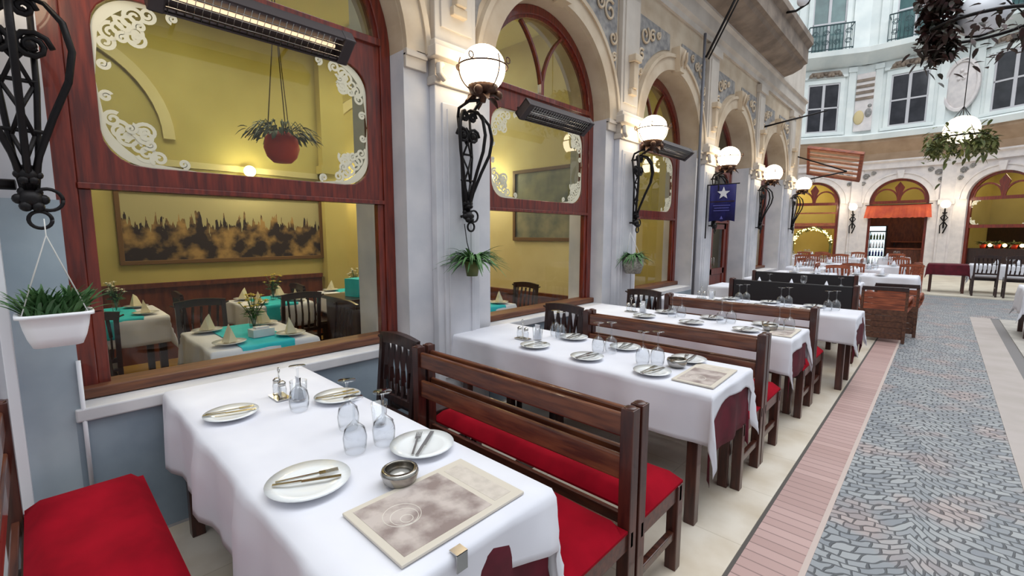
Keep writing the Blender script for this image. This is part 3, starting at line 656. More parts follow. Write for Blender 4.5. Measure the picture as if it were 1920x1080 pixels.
# rooms behind the end arches
for k in range(4):
    a, b = Vector(FAC[k][0]), Vector(FAC[k][1]); c = (a + b) / 2; L = (b - a).length; rz = atan2(b.y - a.y, b.x - a.x); loc = (c.x, c.y, 0)
    m = MB(); m.box(-L / 2, L / 2, 3.0, 3.1, 0, 4.5); m.box(-L / 2 - .02, -L / 2 + .02, .35, 3.0, 0, 4.5); m.box(L / 2 - .02, L / 2 + .02, .35, 3.0, 0, 4.5)
    m.build('wall_shop', [M_YELL, M_YELL, M_YELL, M_YELL][k], None, loc, rz, kind='structure')
    m = MB(); m.box(-L / 2, L / 2, .35, 3.1, 4.5, 4.55); m.build('ceiling_shop', M_CEIL, None, loc, rz, kind='structure')
    if k >= 1: m = MB(); m.box(-L / 2 + .03, L / 2 - .03, 2.92, 2.99, .02, 1.9 if k > 1 else 2.7); m.build('wall_panelling', M_DARK if k > 1 else M_DADO, None, loc, rz, kind='structure')
    lw = area('shop_light', tuple(Vector(loc) + Matrix.Rotation(rz, 3, 'Z') @ Vector((0, 1.6, 4.4))), (0, 0, rz), 1.2, 1.2, [60, 22, 26, 14][k], (1, .82, .5))
    t = thing('window_%d' % (30 + k), loc=loc, rz=rz, kind='structure')
    hi = HW - .09; m = MB(); bt = 0 if k == 1 else .5
    m.ribbon([(HW, bt)] + arc_pts(HW, SPR, 28) + [(-HW, bt)], [(hi, bt)] + arc_pts(hi, SPR, 28) + [(-hi, bt)], .1, .2, closed=False)
    m.box(-hi, hi, .11, .18, 2.86, 2.98); 
    if k != 1: m.box(-hi, hi, .11, .18, 1.85, 1.97)
    m.build('frame', M_MAHOG, t)
    m = MB()
    for sg in (-1, 1):   # round-headed tracery of the fanlight
        m.ribbon([(sg * .42 + .42 * cos(j * pi / 20), 2.98 + .5 * sin(j * pi / 20)) for j in range(21)], [(sg * .42 + .36 * cos(j * pi / 20), 2.98 + .44 * sin(j * pi / 20)) for j in range(21)], .12, .17, closed=False)
    m.prism([(0, 3.0), (.16, 3.5), (0, 3.74), (-.16, 3.5)], .125, .165); m.build('tracery', M_MAHOG, t)
    if k >= 2:
        m = MB()
        for su in (1, -1):
            for sz in (1, -1): corner_orn(m, -su * .84, 2.415 - sz * .44, su, sz, .8)
        m.build('corner_scroll', M_LACE, t, loc=(0, .12, 0))
    if k != 1:
        m = MB(); m.box(-hi, hi, .14, .145, 1.95, 2.88); m.build('pane', M_GLASS, t)
    if k >= 2:
        m = MB(); m.box(-hi, hi, .2, .24, .5, 1.1); m.build('lower_panel', M_DARK, t)
# doorway: orange valance, drinks fridge, counter
loc, rz = fpos(1, 0, -.05, 2.28)
t = thing('shop_valance', 'orange fabric valance across the far middle doorway', 'awning', loc, rz)
m = MB()
n = 26; A = [(-1.06 + 2.12 * i / n, -.12 - .02 * sin(i * 1.9), 0.0 + .015 * sin(i * 2.4)) for i in range(n + 1)]; B = [(-1.0 + 2.0 * i / n, 0, .52) for i in range(n + 1)]
m.add(A + B, [(i, i + 1, n + 2 + i, n + 1 + i) for i in range(n)]); m.add([(x, y + .015, z) for x, y, z in A] + [(x, y + .015, z) for x, y, z in B], [(i + 1, i, n + 1 + i, n + 2 + i) for i in range(n)])
m.build('cloth', M_ORNG, t)
m = MB(); m.tube([(-1.05, -.02, .53), (1.05, -.02, .53)], .02, 6); m.build('rod', M_DARK, t)
loc, rz = fpos(1, -.62, .75, .02)
t = thing('drinks_fridge', 'tall lit drinks fridge inside the far middle doorway', 'fridge', loc, rz)
m = MB(); m.box(-.3, -.27, -.25, .25, 0, 1.95); m.box(.27, .3, -.25, .25, 0, 1.95); m.box(-.3, .3, .22, .25, 0, 1.95); m.box(-.3, .3, -.25, .25, 0, .3); m.box(-.3, .3, -.25, .25, 1.7, 1.95)
for zz in (.65, 1.0, 1.35): m.box(-.27, .27, -.2, .22, zz, zz + .015)
m.build('body', M_BLACK, t)
m = MB(); m.box(-.27, .27, -.262, -.25, 1.74, 1.92); m.build('top_sign', M_COOLL, t)
m = MB(); m.box(-.26, .26, .2, .218, .32, 1.68); m.build('back_light', M_COOLL, t)
for zz, mm, nm in ((.31, M_WHITEP, 'white'), (.67, M_BLUE, 'blue'), (1.02, M_WHITEP, 'white'), (1.37, M_LEAFG, 'green')):
    for j in range(5):
        q = MB(); q.lathe([(.035, 0), (.035, .16), (.014, .2), (.014, .26), (0, .26)], 10)
        o = q.build('drink_bottle', mm, None, fpos(1, -.62 - .2 + .1 * j, .65, .02 + zz)[0]); tag(o, ('leftmost ', 'second ', 'middle ', 'fourth ', 'rightmost ')[j] + nm + ' drink bottle on the %s shelf of the lit fridge' % {.31: 'bottom', .67: 'second', 1.02: 'third', 1.37: 'top'}[zz], 'bottle', 'bottles on the %s fridge shelf' % {.31: 'bottom', .67: 'second', 1.02: 'third', 1.37: 'top'}[zz])
loc, rz = fpos(1, .35, 1.4, .02)
t = thing('shop_counter', 'brown wooden counter inside the far middle doorway', 'counter', loc, rz)
m = MB(); m.box(-.7, .5, -.25, .25, 0, .95); m.build('front', M_DADO, t); m = MB(); m.box(-.75, .55, -.3, .3, .95, 1.0); m.build('counter_top', M_TAWNY, t, bevel=.01)
# wooden wall shelves (yellow) inside doorway and dark goods behind right arch
loc, rz = fpos(1, .3, 2.9, 1.25)
t = thing('wall_shelf', 'pale wooden shelf on the wall inside the far middle doorway', 'shelf', loc, rz)
m = MB(); m.box(-.6, .6, -.25, 0, 0, .05); m.build('board', M_TAWNY, t)
m = MB(); m.box(-.5, -.46, -.2, 0, -.18, 0); m.box(.46, .5, -.2, 0, -.18, 0); m.build('bracket', M_DARK, t)
for j, (u, nm) in enumerate(((-.55, 'leftmost'), (-.15, 'second'), (.3, 'third'))):
    t = spider_plant(fpos(2, u, .5, 1.26)[0], 60, .3, .05, '%s bushy green plant on the dark ledge inside the right-hand far arch' % nm, None, name='potted_plant', sd=31 + j, dr=.4, mlf=M_LEAFG)
    m = MB(); m.lathe([(0, -.16), (.07, -.16), (.1, 0), (.09, 0), (.06, -.14), (0, -.14)], 16); m.build('pot', M_TERRA, t)
    p_ = fpos(2, u + .2, .5, 1.1)[0]; t = thing('table_lantern', '%s small glowing lantern on the dark ledge inside the right-hand far arch' % nm, 'lamp', p_)
    m = MB(); m.sphere((0, 0, .12), .06, 12, 8); m.build('globe', M_BULB, t); m = MB(); m.lathe([(0, 0), (.05, 0), (.05, .02), (.02, .07), (0, .07)], 12); m.build('base', M_BRONZE, t)
loc, rz = fpos(2, 0, .5, .02); m = MB(); m.box(-.84, .84, -.15, .2, 0, 1.08); tag(m.build('window_ledge', M_DARK, None, loc, rz), 'dark wooden ledge inside the right-hand far arch, carrying plants and lanterns', 'ledge')
# fairy light garland in the left arch
loc, rz = fpos(0, 0, .05, 0)
t = thing('fairy_light_garland', 'garland of glowing fairy lights arched inside the far left opening', 'lights', loc, rz)
m = MB(); pts = [(.72 * cos(pi * i / 30), 0, 1.25 + .62 * sin(pi * i / 30)) for i in range(31)]; pts = [(.72, 0, .6)] + pts + [(-.72, 0, .6)]; m.tube(pts, .05, 6)
for i in range(260):
    p = Vector(random.choice(pts)) + Vector((random.uniform(-.06, .06), random.uniform(-.06, .04), random.uniform(-.06, .06))); m.leaf(p, (random.uniform(-1, 1), random.uniform(-1, .2), random.uniform(-1, 1)), .1, .05, .3, 2)
m.build('greenery', M_LEAFG, t)
m = MB()
for i in range(90):
    k = random.random(); a = pi * k; m.sphere((.70 * cos(a) + random.uniform(-.07, .07), -.07, 1.25 + .6 * sin(a) + random.uniform(-.07, .07)), .022, 6, 4)
m.build('bulb', M_FAIRY, t, kind='stuff')
m = MB(); m.box(-.84, .84, .05, .1, 1.98, 2.1); m.box(-.84, .84, .04, .1, 2.5, 2.56); m.build('lintel', M_TAWNY, t)

# ------------------------------------------------------------------ big iron wall lamps
def wall_lamp(y, label, globe_m=M_GLOBE, full=True, light=14):
    t = thing('globe_wall_lamp', label, 'lamp', (XF, y, 0), RL, 'globe lamps along the arcade')
    zc = 2.82; d = -.35
    m = MB(); m.sphere((0, d, zc), .168, 32, 20); m.build('globe', globe_m, t)
    m = MB()
    ring = [(.185 * cos(a * pi / 16), d + .185 * sin(a * pi / 16), zc + .01) for a in range(33)]; m.tube(ring, .006, 6)
    for q in range(3):
        a = q * 2 * pi / 3 + .5; m.tube([(.18 * sin(b) * cos(a), d + .18 * sin(b) * sin(a), zc - .18 * cos(b)) for b in [pi * j / 24 * .62 for j in range(25)]], .005, 5)
    for q in range(4):
        a = q * pi / 2 + .4; x, yy = .2 * cos(a), .2 * sin(a)
        m.tube([(x + .022 * cos(b), d + yy, zc + .035 + .022 * sin(b)) for b in [2 * pi * j / 10 for j in range(11)]], .005, 5)
    m.build('cage', M_BRONZE, t)
    m = MB(); m.lathe([(.02, -.24), (.03, -.2), (.06, -.19), (.1, -.165), (.115, -.12), (.09, -.13), (.0, -.15)], 20, (0, d, zc))
    for q in range(6):
        a = q * pi / 3; m.leaf((.05 * cos(a), d + .05 * sin(a), zc - .2), (cos(a), sin(a), .5), .12, .06, .9, 4)
    for q in range(3):
        a = q * 2 * pi / 3 - .5; m.sphere((.12 * cos(a), d + .12 * sin(a), zc - .18), .035, 8, 6)
    m.build('cup', M_BRONZE, t)
    m = MB()
    dd = -.16
    for sg in (-1, 1):      # ladder of twin uprights with crossed diagonals
        m.tube([(sg * .06, dd + .03, 2.5), (sg * .055, dd, 2.2), (sg * .035, dd + .01, 1.9), (sg * .012, dd + .02, 1.72)], .011, 6)
        for j, (z0, z1) in enumerate(((1.8, 2.0), (2.0, 2.2), (2.2, 2.42))):
            w0 = .015 + (z0 - 1.7) * .06; w1 = .015 + (z1 - 1.7) * .06
            m.tube([(sg * w0, dd, z0), (0, dd - .015, (z0 + z1) / 2), (-sg * w1, dd, z1)], .008, 6)
        # shoulders that carry the cup
        m.tube([(sg * .06, dd + .03, 2.5), (sg * .075, dd, 2.56), (sg * .05, dd - .09, 2.6), (0, d, 2.6)], .012, 6)
        # scroll
        m.tube([(sg * (.055 + .06 * (1 - .8 * j / 17) * cos(j * .7)), dd - .02, 2.36 + .06 * (1 - .8 * j / 17) * sin(j * .7)) for j in range(18)], .012, 6)
        m.tube([(sg * (.04 + .04 * (1 - .8 * j / 17) * cos(j * .7)), dd - .03, 2.50 + .04 * (1 - .8 * j / 17) * sin(j * .7)) for j in range(18)], .011, 6)
        m.sphere((sg * .05, dd - .02, 2.36), .022, 8, 6)
    for z in (2.02, 2.22): m.tube([(-.06, dd, z), (.06, dd, z)], .009, 6)
    m.tube([(0, dd, 2.3), (.05, dd - .01, 2.36), (0, dd, 2.42), (-.05, dd - .01, 2.36), (0, dd, 2.3)], .01, 6)
    m.build('frame', M_IRON, t)
    m = MB()
    for ang in (-90, -35, -145):
        ca, sa = cos(radians(ang)), sin(radians(ang)); k = 1 if ang == -90 else .95
        P = [(.01, 1.78), (.05, 1.92), (.12, 2.08), (.19, 2.22), (.215, 2.34), (.19, 2.45), (.13, 2.52), (.05, 2.55), (-.02, 2.54)]
        m.tube([(ca * r * k, dd + sa * r * k, z) for r, z in P], [.013] * 6 + [.01, .008, .006], 7)
    m.build('arc_arm', M_IRON, t)
    m = MB()
    for z, s in ((1.74, 1), (1.84, .8)):
        m.sphere((0, dd - .01, z), .04 * s, 10, 8)
        for q in range(6): a = q * pi / 3; m.sphere((.035 * s * cos(a), dd - .01 + .02 * sin(a), z + .035 * s * sin(a)), .022 * s, 8, 6)
    m.tube([(.05 + .045 * cos(j * pi / 10), dd - .02, 1.74 + .045 * sin(j * pi / 10)) for j in range(21)], .008, 6)
    m.tube([(.02 + .035 * cos(j * pi / 10), dd - .02, 1.655 + .035 * sin(j * pi / 10)) for j in range(21)], .008, 6)
    m.build('rosette', M_IRON, t)
    for z in (1.74, 2.5): m = MB(); m.tube([(0, 0, z), (0, dd, z)], .012, 6); m.build('wall_bracket', M_IRON, t)
    if light: plight((XF + .35 + .3, y, 2.85), light, (1, .86, .62), .15)
    return t
# the reaching light sits inside each globe: an emissive globe plus its own lamp
lamps = [(.02, 'black wrought iron lamp bracket at the near left pier, its globe above the picture'),
         (2.43, 'largest lit globe lamp, on the pier between the first and second windows'),
         (5.17, 'second lit globe lamp, on the pier between the second and third windows'),
         (7.8, 'third lit globe lamp, above the navy banner'),
         (10.4, 'fourth lit globe lamp, on the pier after the banner'),
         (13.15, 'fifth and farthest lit globe lamp, at the end of the left arcade')]
for y, lb in lamps: wall_lamp(y, lb, light=0)

# ------------------------------------------------------------------ patio heaters
def heater(u0, u1, label, z=2.70, lit=True, rot=radians(38)):
    L = u1 - u0; t = thing('patio_heater', label, 'heater', (XF + .02, (u0 + u1) / 2, z), RL)
    R_ = Matrix.Translation((0, -.13, 0)) @ Matrix.Rotation(-rot, 4, 'X')
    m = MB(); h = L / 2
    m.box(-h, h, -.085, -.075, .0, .075, 0, R_); m.box(-h, h, .075, .085, .0, .075, 0, R_); m.box(-h, h, -.085, .085, .07, .08, 0, R_)
    m.build('housing', M_HOUS, t)
    for sg in (-1, 1): m = MB(); a, b = sorted((sg * h, sg * (h - .07))); m.box(a, b, -.09, .09, -.005, .085, 0, R_); m.build('end_cap', M_HOUS, t, bevel=.01)
    m = MB(); m.box(-h + .07, h - .07, -.073, .073, .055, .066, 0, R_); m.box(-h + .07, h - .07, -.073, -.06, .01, .06, 0, R_); m.box(-h + .07, h - .07, .06, .073, .01, .06, 0, R_); m.build('reflector', M_REFL, t)
    m = MB(); p0, p1 = R_ @ Vector((-h + .1, 0, .03)), R_ @ Vector((h - .1, 0, .03)); m.tube([p0, p1], .011, 8); m.build('element', M_FIL if lit else M_STEEL, t)
    m = MB()
    for i in range(int((L - .14) / .035)): x = -h + .08 + .035 * i; m.tube([R_ @ Vector((x, -.075, -.002)), R_ @ Vector((x, .075, -.002))], .0022, 4)
    for yy in (-.04, 0, .04): m.tube([R_ @ Vector((-h + .07, yy, -.004)), R_ @ Vector((h - .07, yy, -.004))], .0022, 4)
    m.build('guard_grille', M_STEEL, t)
    for sg in (-1, 1): m = MB(); m.tube([(sg * h * .6, .14, .12), (sg * h * .6, -.08, .06)], .012, 6); m.build('mounting_arm', M_HOUS, t)
    return t
heater(.48, 1.49, 'long lit infrared heater bar across the top of the nearest window', z=2.72)
heater(3.12, 4.14, 'dark heater bar with grey grille across the second window', z=2.68, lit=False)
heater(5.75, 6.75, 'heater bar across the third window, behind the second globe lamp', z=2.72, lit=False)

# ------------------------------------------------------------------ tables with cloths
def cloth_mesh(L, Wd, hx0, hx1, hy, z=.775, seed=0, flare=.10, amp=.018, tip=0):
    """draped cloth over L x Wd centred at 0; hx0/hx1: overhang at -x / +x end, hy at both sides"""
    rnd = random.Random(seed); mb = MB(); ph = [rnd.uniform(0, 6.28) for _ in range(6)]
    def lin(a, b, n): return [a + (b - a) * i / n for i in range(n + 1)]
    us = lin(-L / 2 - hx0, -L / 2, 8)[:-1] + lin(-L / 2, L / 2, 26) + lin(L / 2, L / 2 + hx1, 8)[1:]
    vs_ = lin(-Wd / 2 - hy, -Wd / 2, 12)[:-1] + lin(-Wd / 2, Wd / 2, 10) + lin(Wd / 2, Wd / 2 + hy, 12)[1:]
    V = []
    for v in vs_:
        for u in us:
            if tip and u > L / 2: u = L / 2 + (u - L / 2) * (hx1 + tip * (min(1, abs(v) / (Wd / 2 + hy * .4))) ** 4) / hx1
            qx = max(-L / 2, min(L / 2, u)); qy = max(-Wd / 2, min(Wd / 2, v)); dx, dy = u - qx, v - qy; d = sqrt(dx * dx + dy * dy)
            if d < 1e-6:
                V.append((u, v, z + .0015 * sin(u * 7 + ph[0]) * sin(v * 9 + ph[1]))); continue
            nx, ny = dx / d, dy / d
            s = (u if abs(dy) > abs(dx) else v)
            wave = amp * min(1, d / .15) * (sin(s * 11 + ph[2]) + .6 * sin(s * 23 + ph[3]))
            corner = (min(abs(dx), abs(dy)) / max(abs(dx), abs(dy), 1e-6))
            rr_ = .012 * min(1, d / .02)
            out = rr_ + flare * d * (.35 + .9 * corner) + wave * (1 - .5 * corner)
            out = max(out, .006)
            if flare == 0 and abs(dy) > abs(dx): out = .004
            drop = max(0, d - .015) * (1 - .04 * corner)
            V.append((qx + nx * out, qy + ny * out, z - drop - (.006 if d > .02 else .0)))
    nu = len(us); nv = len(vs_)
    mb.add(V, [(j * nu + i, j * nu + i + 1, (j + 1) * nu + i + 1, (j + 1) * nu + i) for j in range(nv - 1) for i in range(nu - 1)], 0, True)
    return mb
def add_solid(o, th=.003):
    s = o.modifiers.new('thick', 'SOLIDIFY'); s.thickness = th; s.offset = -1
def dining_table(x0, x1, y0, y1, label, clabel, k, end=.13, side=.34, under=True, group='tables in the row along the arcade'):
    L = x1 - x0; Wd = y1 - y0; cx, cy = (x0 + x1) / 2, (y0 + y1) / 2
    t = thing('dining_table', label, 'table', (cx, cy, 0))
    m = MB(); m.box(-L / 2 + .01, L / 2 - .01, -Wd / 2 + .01, Wd / 2 - .01, .735, .765); m.build('tabletop', M_DARK, t)
    m = MB()
    for sy in (-1, 1): m.box(-L / 2 + .08, L / 2 - .08, sy * (Wd / 2 - .06) - .012, sy * (Wd / 2 - .06) + .012, .65, .735)
    for sx in (-1, 1): m.box(sx * (L / 2 - .08) - .012, sx * (L / 2 - .08) + .012, -Wd / 2 + .06, Wd / 2 - .06, .65, .735)
    m.build('apron', M_DARK, t)
    for sx in (-1, 1):
        for sy in (-1, 1):
            m = MB(); X, Y = sx * (L / 2 - .1), sy * (Wd / 2 - .07); m.box(X - .03, X + .03, Y - .03, Y + .03, 0, .735); m.build('leg', M_WOODV, t, bevel=.004)
    c = cloth_mesh(L, Wd, .04, end, side, .777, k, tip=(.16, .27, .2, .2, .15, .15)[k - 1]).build('tablecloth', M_CLOTH, None, (cx, cy, 0)); add_solid(c, .0025); tag(c, clabel, 'tablecloth')
    if under:
        ws = cloth_mesh(L - .02, Wd - .03, .02, .34, .22, .768, k + 40, flare=.0, amp=.012, tip=.12).build('under_cloth', M_BURG, None, (cx, cy, 0)); add_solid(ws, .002)
        tag(ws, 'burgundy under-cloth hanging below ' + clabel, 'tablecloth')
    return t
ORD = ['nearest', 'second', 'third', 'fourth', 'fifth', 'sixth']
TB = [(-2.88, -.86, .42, 1.10), (-2.88, -.80, 2.34, 3.0), (-2.88, -.80, 4.03, 4.63), (-2.7, -.57, 5.58, 6.17), (-2.7, -.95, 7.5, 8.15), (-2.7, -.95, 9.3, 9.95)]
for k, (x0, x1, y0, y1) in enumerate(TB):
    dining_table(x0, x1, y0, y1, 'dark wooden dining table, %s from the camera in the row along the arcade' % ORD[k], 'white cloth on the %s dining table of the row' % ORD[k], k + 1, end=(.17, .08, .10, .10, .2, .2)[k], side=(.35, .285, .285, .285, .285, .285)[k], under=k < 4)

# ------------------------------------------------------------------ benches
def half_bench(L, facing, top=.93, dark=False):
    """bench facing +y (facing=1) or -y; back plane at y=0; x from 0 (wall end) to L"""
    s = facing; parts = []
    t = thing('bench')
    def P(mb, name, mm, bev=.004): mb.build(name, mm, t, bevel=bev)
    def bx(mb, x0, x1, ya, yb, z0, z1): a, b = sorted((s * ya, s * yb)); mb.box(x0, x1, a, b, z0, z1)
    for x in (0, L - .055):
        m = MB(); bx(m, x, x + .055, .0, .055, 0, top)
        # rounded top
        m.sphere((x + .0275, s * .0275, top), .026, 10, 6, sc=(1, 1, .35)); P(m, 'back_post', M_WOODV)
    if dark:
        m = MB(); bx(m, .055, L - .055, .01, .045, .5, top - .01); P(m, 'back_panel', M_BLACK, .01)
    else:
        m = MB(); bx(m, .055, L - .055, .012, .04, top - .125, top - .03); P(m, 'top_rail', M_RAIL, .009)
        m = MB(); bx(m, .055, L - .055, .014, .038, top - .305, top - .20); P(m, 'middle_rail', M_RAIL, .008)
    for x in (0, L - .055):
        m = MB(); bx(m, x, x + .055, .385, .44, 0, .43); P(m, 'leg', M_WOODV)
    m = MB(); bx(m, 0, L, .395, .425, .35, .43); bx(m, 0, L, .02, .045, .36, .43)
    for x in (.01, L / 2, L - .04): bx(m, x, x + .03, .05, .4, .35, .43)
    P(m, 'seat_frame', M_WOOD)
    for x in (.012, L - .042): m = MB(); bx(m, x, x + .03, .055, .385, .16, .20); P(m, 'stretcher', M_WOOD)
    # cushion: softened slab
    nx, ny = 30, 8; V = []; z0, th = .432, .05
    for j in range(ny + 1):
        for i in range(nx + 1):
            u = i / nx; v = j / ny; e = min(1, min(u * L, (1 - u) * L) / .05) ; f = min(1, min(v, 1 - v) * .4 / .05)
            h = sqrt(max(0, 1 - (1 - e) ** 2)) * sqrt(max(0, 1 - (1 - f) ** 2))
            V.append((.005 + (L - .01) * u, s * (.058 + .385 * v), z0 + .008 + th * h + .003 * sin(u * 19) * h))
    F_ = [(j * (nx + 1) + i, j * (nx + 1) + i + 1, (j + 1) * (nx + 1) + i + 1, (j + 1) * (nx + 1) + i) for j in range(ny) for i in range(nx)]
    m = MB(); m.add(V, F_, 0, True); bx(m, .005, L - .005, .058, .443, z0 - .002, z0 + .009); P(m, 'cushion', M_RED, 0)
    return t
BEN = [(1.575, -2.26, -.80), (3.36, -2.26, -.80), (4.93, -2.24, -.70)]
names = [('nearest', 'second'), ('second', 'third'), ('third', 'fourth')]
pa = half_bench(1.46, -1); pb = half_bench(1.46, 1); first = True
for i, (y, x0, x1) in enumerate(BEN):
    for s, src, nm in ((-1, pa, names[i][0]), (1, pb, names[i][1])):
        side = 'far' if s == -1 else 'near'
        lab = 'brown slatted bench with red cushion on the %s side of the %s table' % (side, nm)
        o = src if i == 0 else dup(src, (0, 0, 0))
        o.location = (x0, y + (0 if s == -1 else .02), 0); tag(o, lab, 'bench', 'red cushioned benches between the tables')
b = dup(pb, (-2.72, -.17, 0), 0, 'red cushioned bench seat in the bottom left corner, in front of the nearest table'); b.scale = (1.25, 1.02, 1)
d1 = half_bench(1.5, -1, .97, True); d1.location = (-2.2, 6.95, 0); tag(d1, 'bench with solid black back panel behind the fourth table', 'bench')
d2 = half_bench(1.5, 1, .97, False); d2.location = (-2.2, 6.97, 0); tag(d2, 'brown bench with red cushion on the near side of the fifth table', 'bench')
d3 = dup(d1, (-2.4, 8.75, 0), 0, 'bench with solid black back panel behind the fifth table')

# ------------------------------------------------------------------ chairs
def chair(wd=.42, top=.92, slat=5, mm=M_DARK, seatm=None, wavy=True):
    t = thing('chair')
    h = wd / 2
    m = MB(); m.box(-h, h, -.2, .2, .42, .45); m.build('seat', seatm or mm, t, bevel=.008)
    for sx in (-1, 1):
        m = MB(); m.box(sx * h - (.035 if sx > 0 else 0), sx * h + (0 if sx > 0 else .035), .16, .195, 0, .42); m.build('leg', mm, t)
        m = MB(); a = sx * (h - .018); m.bar((a, -.2, 0), (a, -.185, .45), .036, .036); m.bar((a, -.185, .45), (a, -.23, top), .034, .034); m.build('leg', mm, t)
    m = MB(); pts = [(-h, -.232, top - .03)] + [(-h + wd * i / 8, -.232 - .01 * sin(pi * i / 8), top - .02 + .02 * sin(pi * i / 8)) for i in range(9)] + [(h, -.232, top - .03)]
    for i in range(len(pts) - 1): m.bar(pts[i], Vector(pts[i + 1]) + Vector((.004, 0, 0)), .026, .07)
    m.build('top_rail', mm, t)
    m = MB(); m.bar((-h, -.195, .52), (h, -.195, .52), .024, .04); m.build('lower_back_rail', mm, t)
    m = MB()
    for i in range(slat):
        x = -h + wd * (i + 1) / (slat + 1); w = .012 if wavy else 0
        zz = [.53, .62, .72, .82, top - .04]
        pts = [(x + w * sin((q - .5) * 9), -.195 - (q - .5) * .09, q) for q in zz]
        for a, b2 in zip(pts, pts[1:]): m.bar(a, b2, .012, .024)
    m.build('back_slats', mm, t)
    m = MB(); m.box(-h + .02, h - .02, .165, .185, .34, .42); m.box(-h + .005, -h + .025, -.18, .18, .36, .42); m.box(h - .025, h - .005, -.18, .18, .36, .42); m.box(-h + .01, -h + .03, -.18, .17, .18, .21); m.box(h - .03, h - .01, -.18, .17, .18, .21); m.build('frame_rails', mm, t)
    return t
ch0 = chair(); used = False
def put_chair(x, y, facing, label, group, src=None, z=0, sc=1):
    """facing: direction (deg) the sitter looks; 90 = +y"""
    global used
    rz = radians(facing - 90)
    if src is None:
        if not used: o = ch0; used = True; o.location = (x, y, z); o.rotation_euler = (0, 0, rz)
        else: o = dup(ch0, (x, y, z), rz)
    else: o = dup(src, (x, y, z), rz)
    tag(o, label, 'chair', group); o.scale = (sc, sc, sc); return o
for i, (y, _, _) in enumerate(BEN):
    put_chair(-2.53, y - .20, -90, 'dark slatted chair at the wall end, far side of the %s table' % names[i][0], 'slatted chairs at the wall ends of the benches')
    put_chair(-2.53, y + .26, 90, 'dark slatted chair at the wall end, near side of the %s table' % names[i][1], 'slatted chairs at the wall ends of the benches')

# ------------------------------------------------------------------ tableware prototypes (unlabelled until placed)
def proto_plate(cut=True):
    t = thing('plate'); m = MB(); m.lathe([(0, .004), (.055, .004), (.075, .010), (.108, .018), (.110, .021), (.074, .014), (.05, .009), (0, .009)], 36); m.build('dish', M_CHINA, t); return t
def proto_knife():
    m = MB(); m.box(-.105, -.02, -.006, .006, 0, .005); m.box(-.02, .1, -.009, .007, .001, .003); return m
def proto_fork():
    m = MB(); m.box(-.1, .03, -.004, .004, 0, .004); m.box(.03, .05, -.011, .011, 0, .003)
    for i in range(4): m.box(.05, .09, -.011 + .0063 * i, -.008 + .0063 * i, 0, .003)
    return m
def goblet_up(inv):
    z = [(0, 0), (.032, .001), (.032, .003), (.006, .008), (.004, .03), (.004, .075), (.012, .085), (.034, .105), (.04, .135), (.037, .17), (.033, .185), (.0315, .185), (.036, .165), (.038, .135), (.032, .108), (0, .088)]
    z = [(r * 1.12, q * 1.15) for r, q in z]
    if inv: z = [(r, .2139 - q) for r, q in z][::-1]
    m = MB(); m.lathe(z, 20); return m
def tumbler():
    m = MB(); m.lathe([(0, 0), (.028, .0), (.034, .1), (.0325, .1), (.027, .006), (0, .006)], 20); return m
P_PLATE = proto_plate(); P_KN = None
first_pl = [True]
ZT = .781
mesh_cache = {}
def put_mesh(name, builder, mt, loc, rz, label, cat, group=None, rot=None):
    key = name
    if key not in mesh_cache: o = builder().build(name, mt, None, loc, rz); mesh_cache[key] = o
    else: o = mesh_cache[key].copy(); COL.objects.link(o); o.location = loc; o.rotation_euler = (0, 0, rz)
    if rot: o.rotation_euler = rot
    return tag(o, label, cat, group)
def plate(x, y, where, tname, z=ZT, cut=True, ang=0, s=1.0):
    lab = 'white plate %s on the %s' % (where, tname)
    if first_pl[0]: o = P_PLATE; first_pl[0] = False; o.location = (x, y, z)
    else: o = dup(P_PLATE, (x, y, z))
    o.scale = (s, s, s); tag(o, lab, 'plate', 'plates on the ' + tname)
    if cut:
        a = radians(ang); c, s_ = cos(a), sin(a)
        put_mesh('knife', proto_knife, M_STEEL, (x + s_ * .012, y - c * .012, z + .0205 * s), a, 'steel knife on the plate %s, %s' % (where, tname), 'knife', 'knives on the ' + tname)
        put_mesh('fork', proto_fork, M_STEEL, (x - s_ * .022, y + c * .022, z + .0205 * s), a + radians(9), 'steel fork on the plate %s, %s' % (where, tname), 'fork', 'forks on the ' + tname)
def goblet(x, y, where, tname, inv=True, z=ZT): put_mesh('goblet_inverted' if inv else 'goblet', lambda: goblet_up(inv), M_TABG, (x, y, z), 0, ('upturned ' if inv else '') + 'stemmed glass %s on the %s' % (where, tname), 'glass', 'stemmed glasses on the ' + tname)
def tumb(x, y, where, tname, z=ZT): put_mesh('tumbler', tumbler, M_TABG, (x, y, z), 0, 'clear tumbler %s on the %s' % (where, tname), 'glass', 'tumblers on the ' + tname)
def ashtray(x, y, where, tname):
    def b():
        m = MB(); m.lathe([(0, 0), (.038, 0), (.054, .014), (.062, .04), (.058, .052), (.048, .055), (.046, .052), (.056, .042), (.05, .018), (.036, .006), (0, .006)], 28)
        return m
    put_mesh('steel_bowl', b, M_CHROME, (x, y, ZT), 0, 'round steel ashtray bowl %s on the %s' % (where, tname), 'bowl')
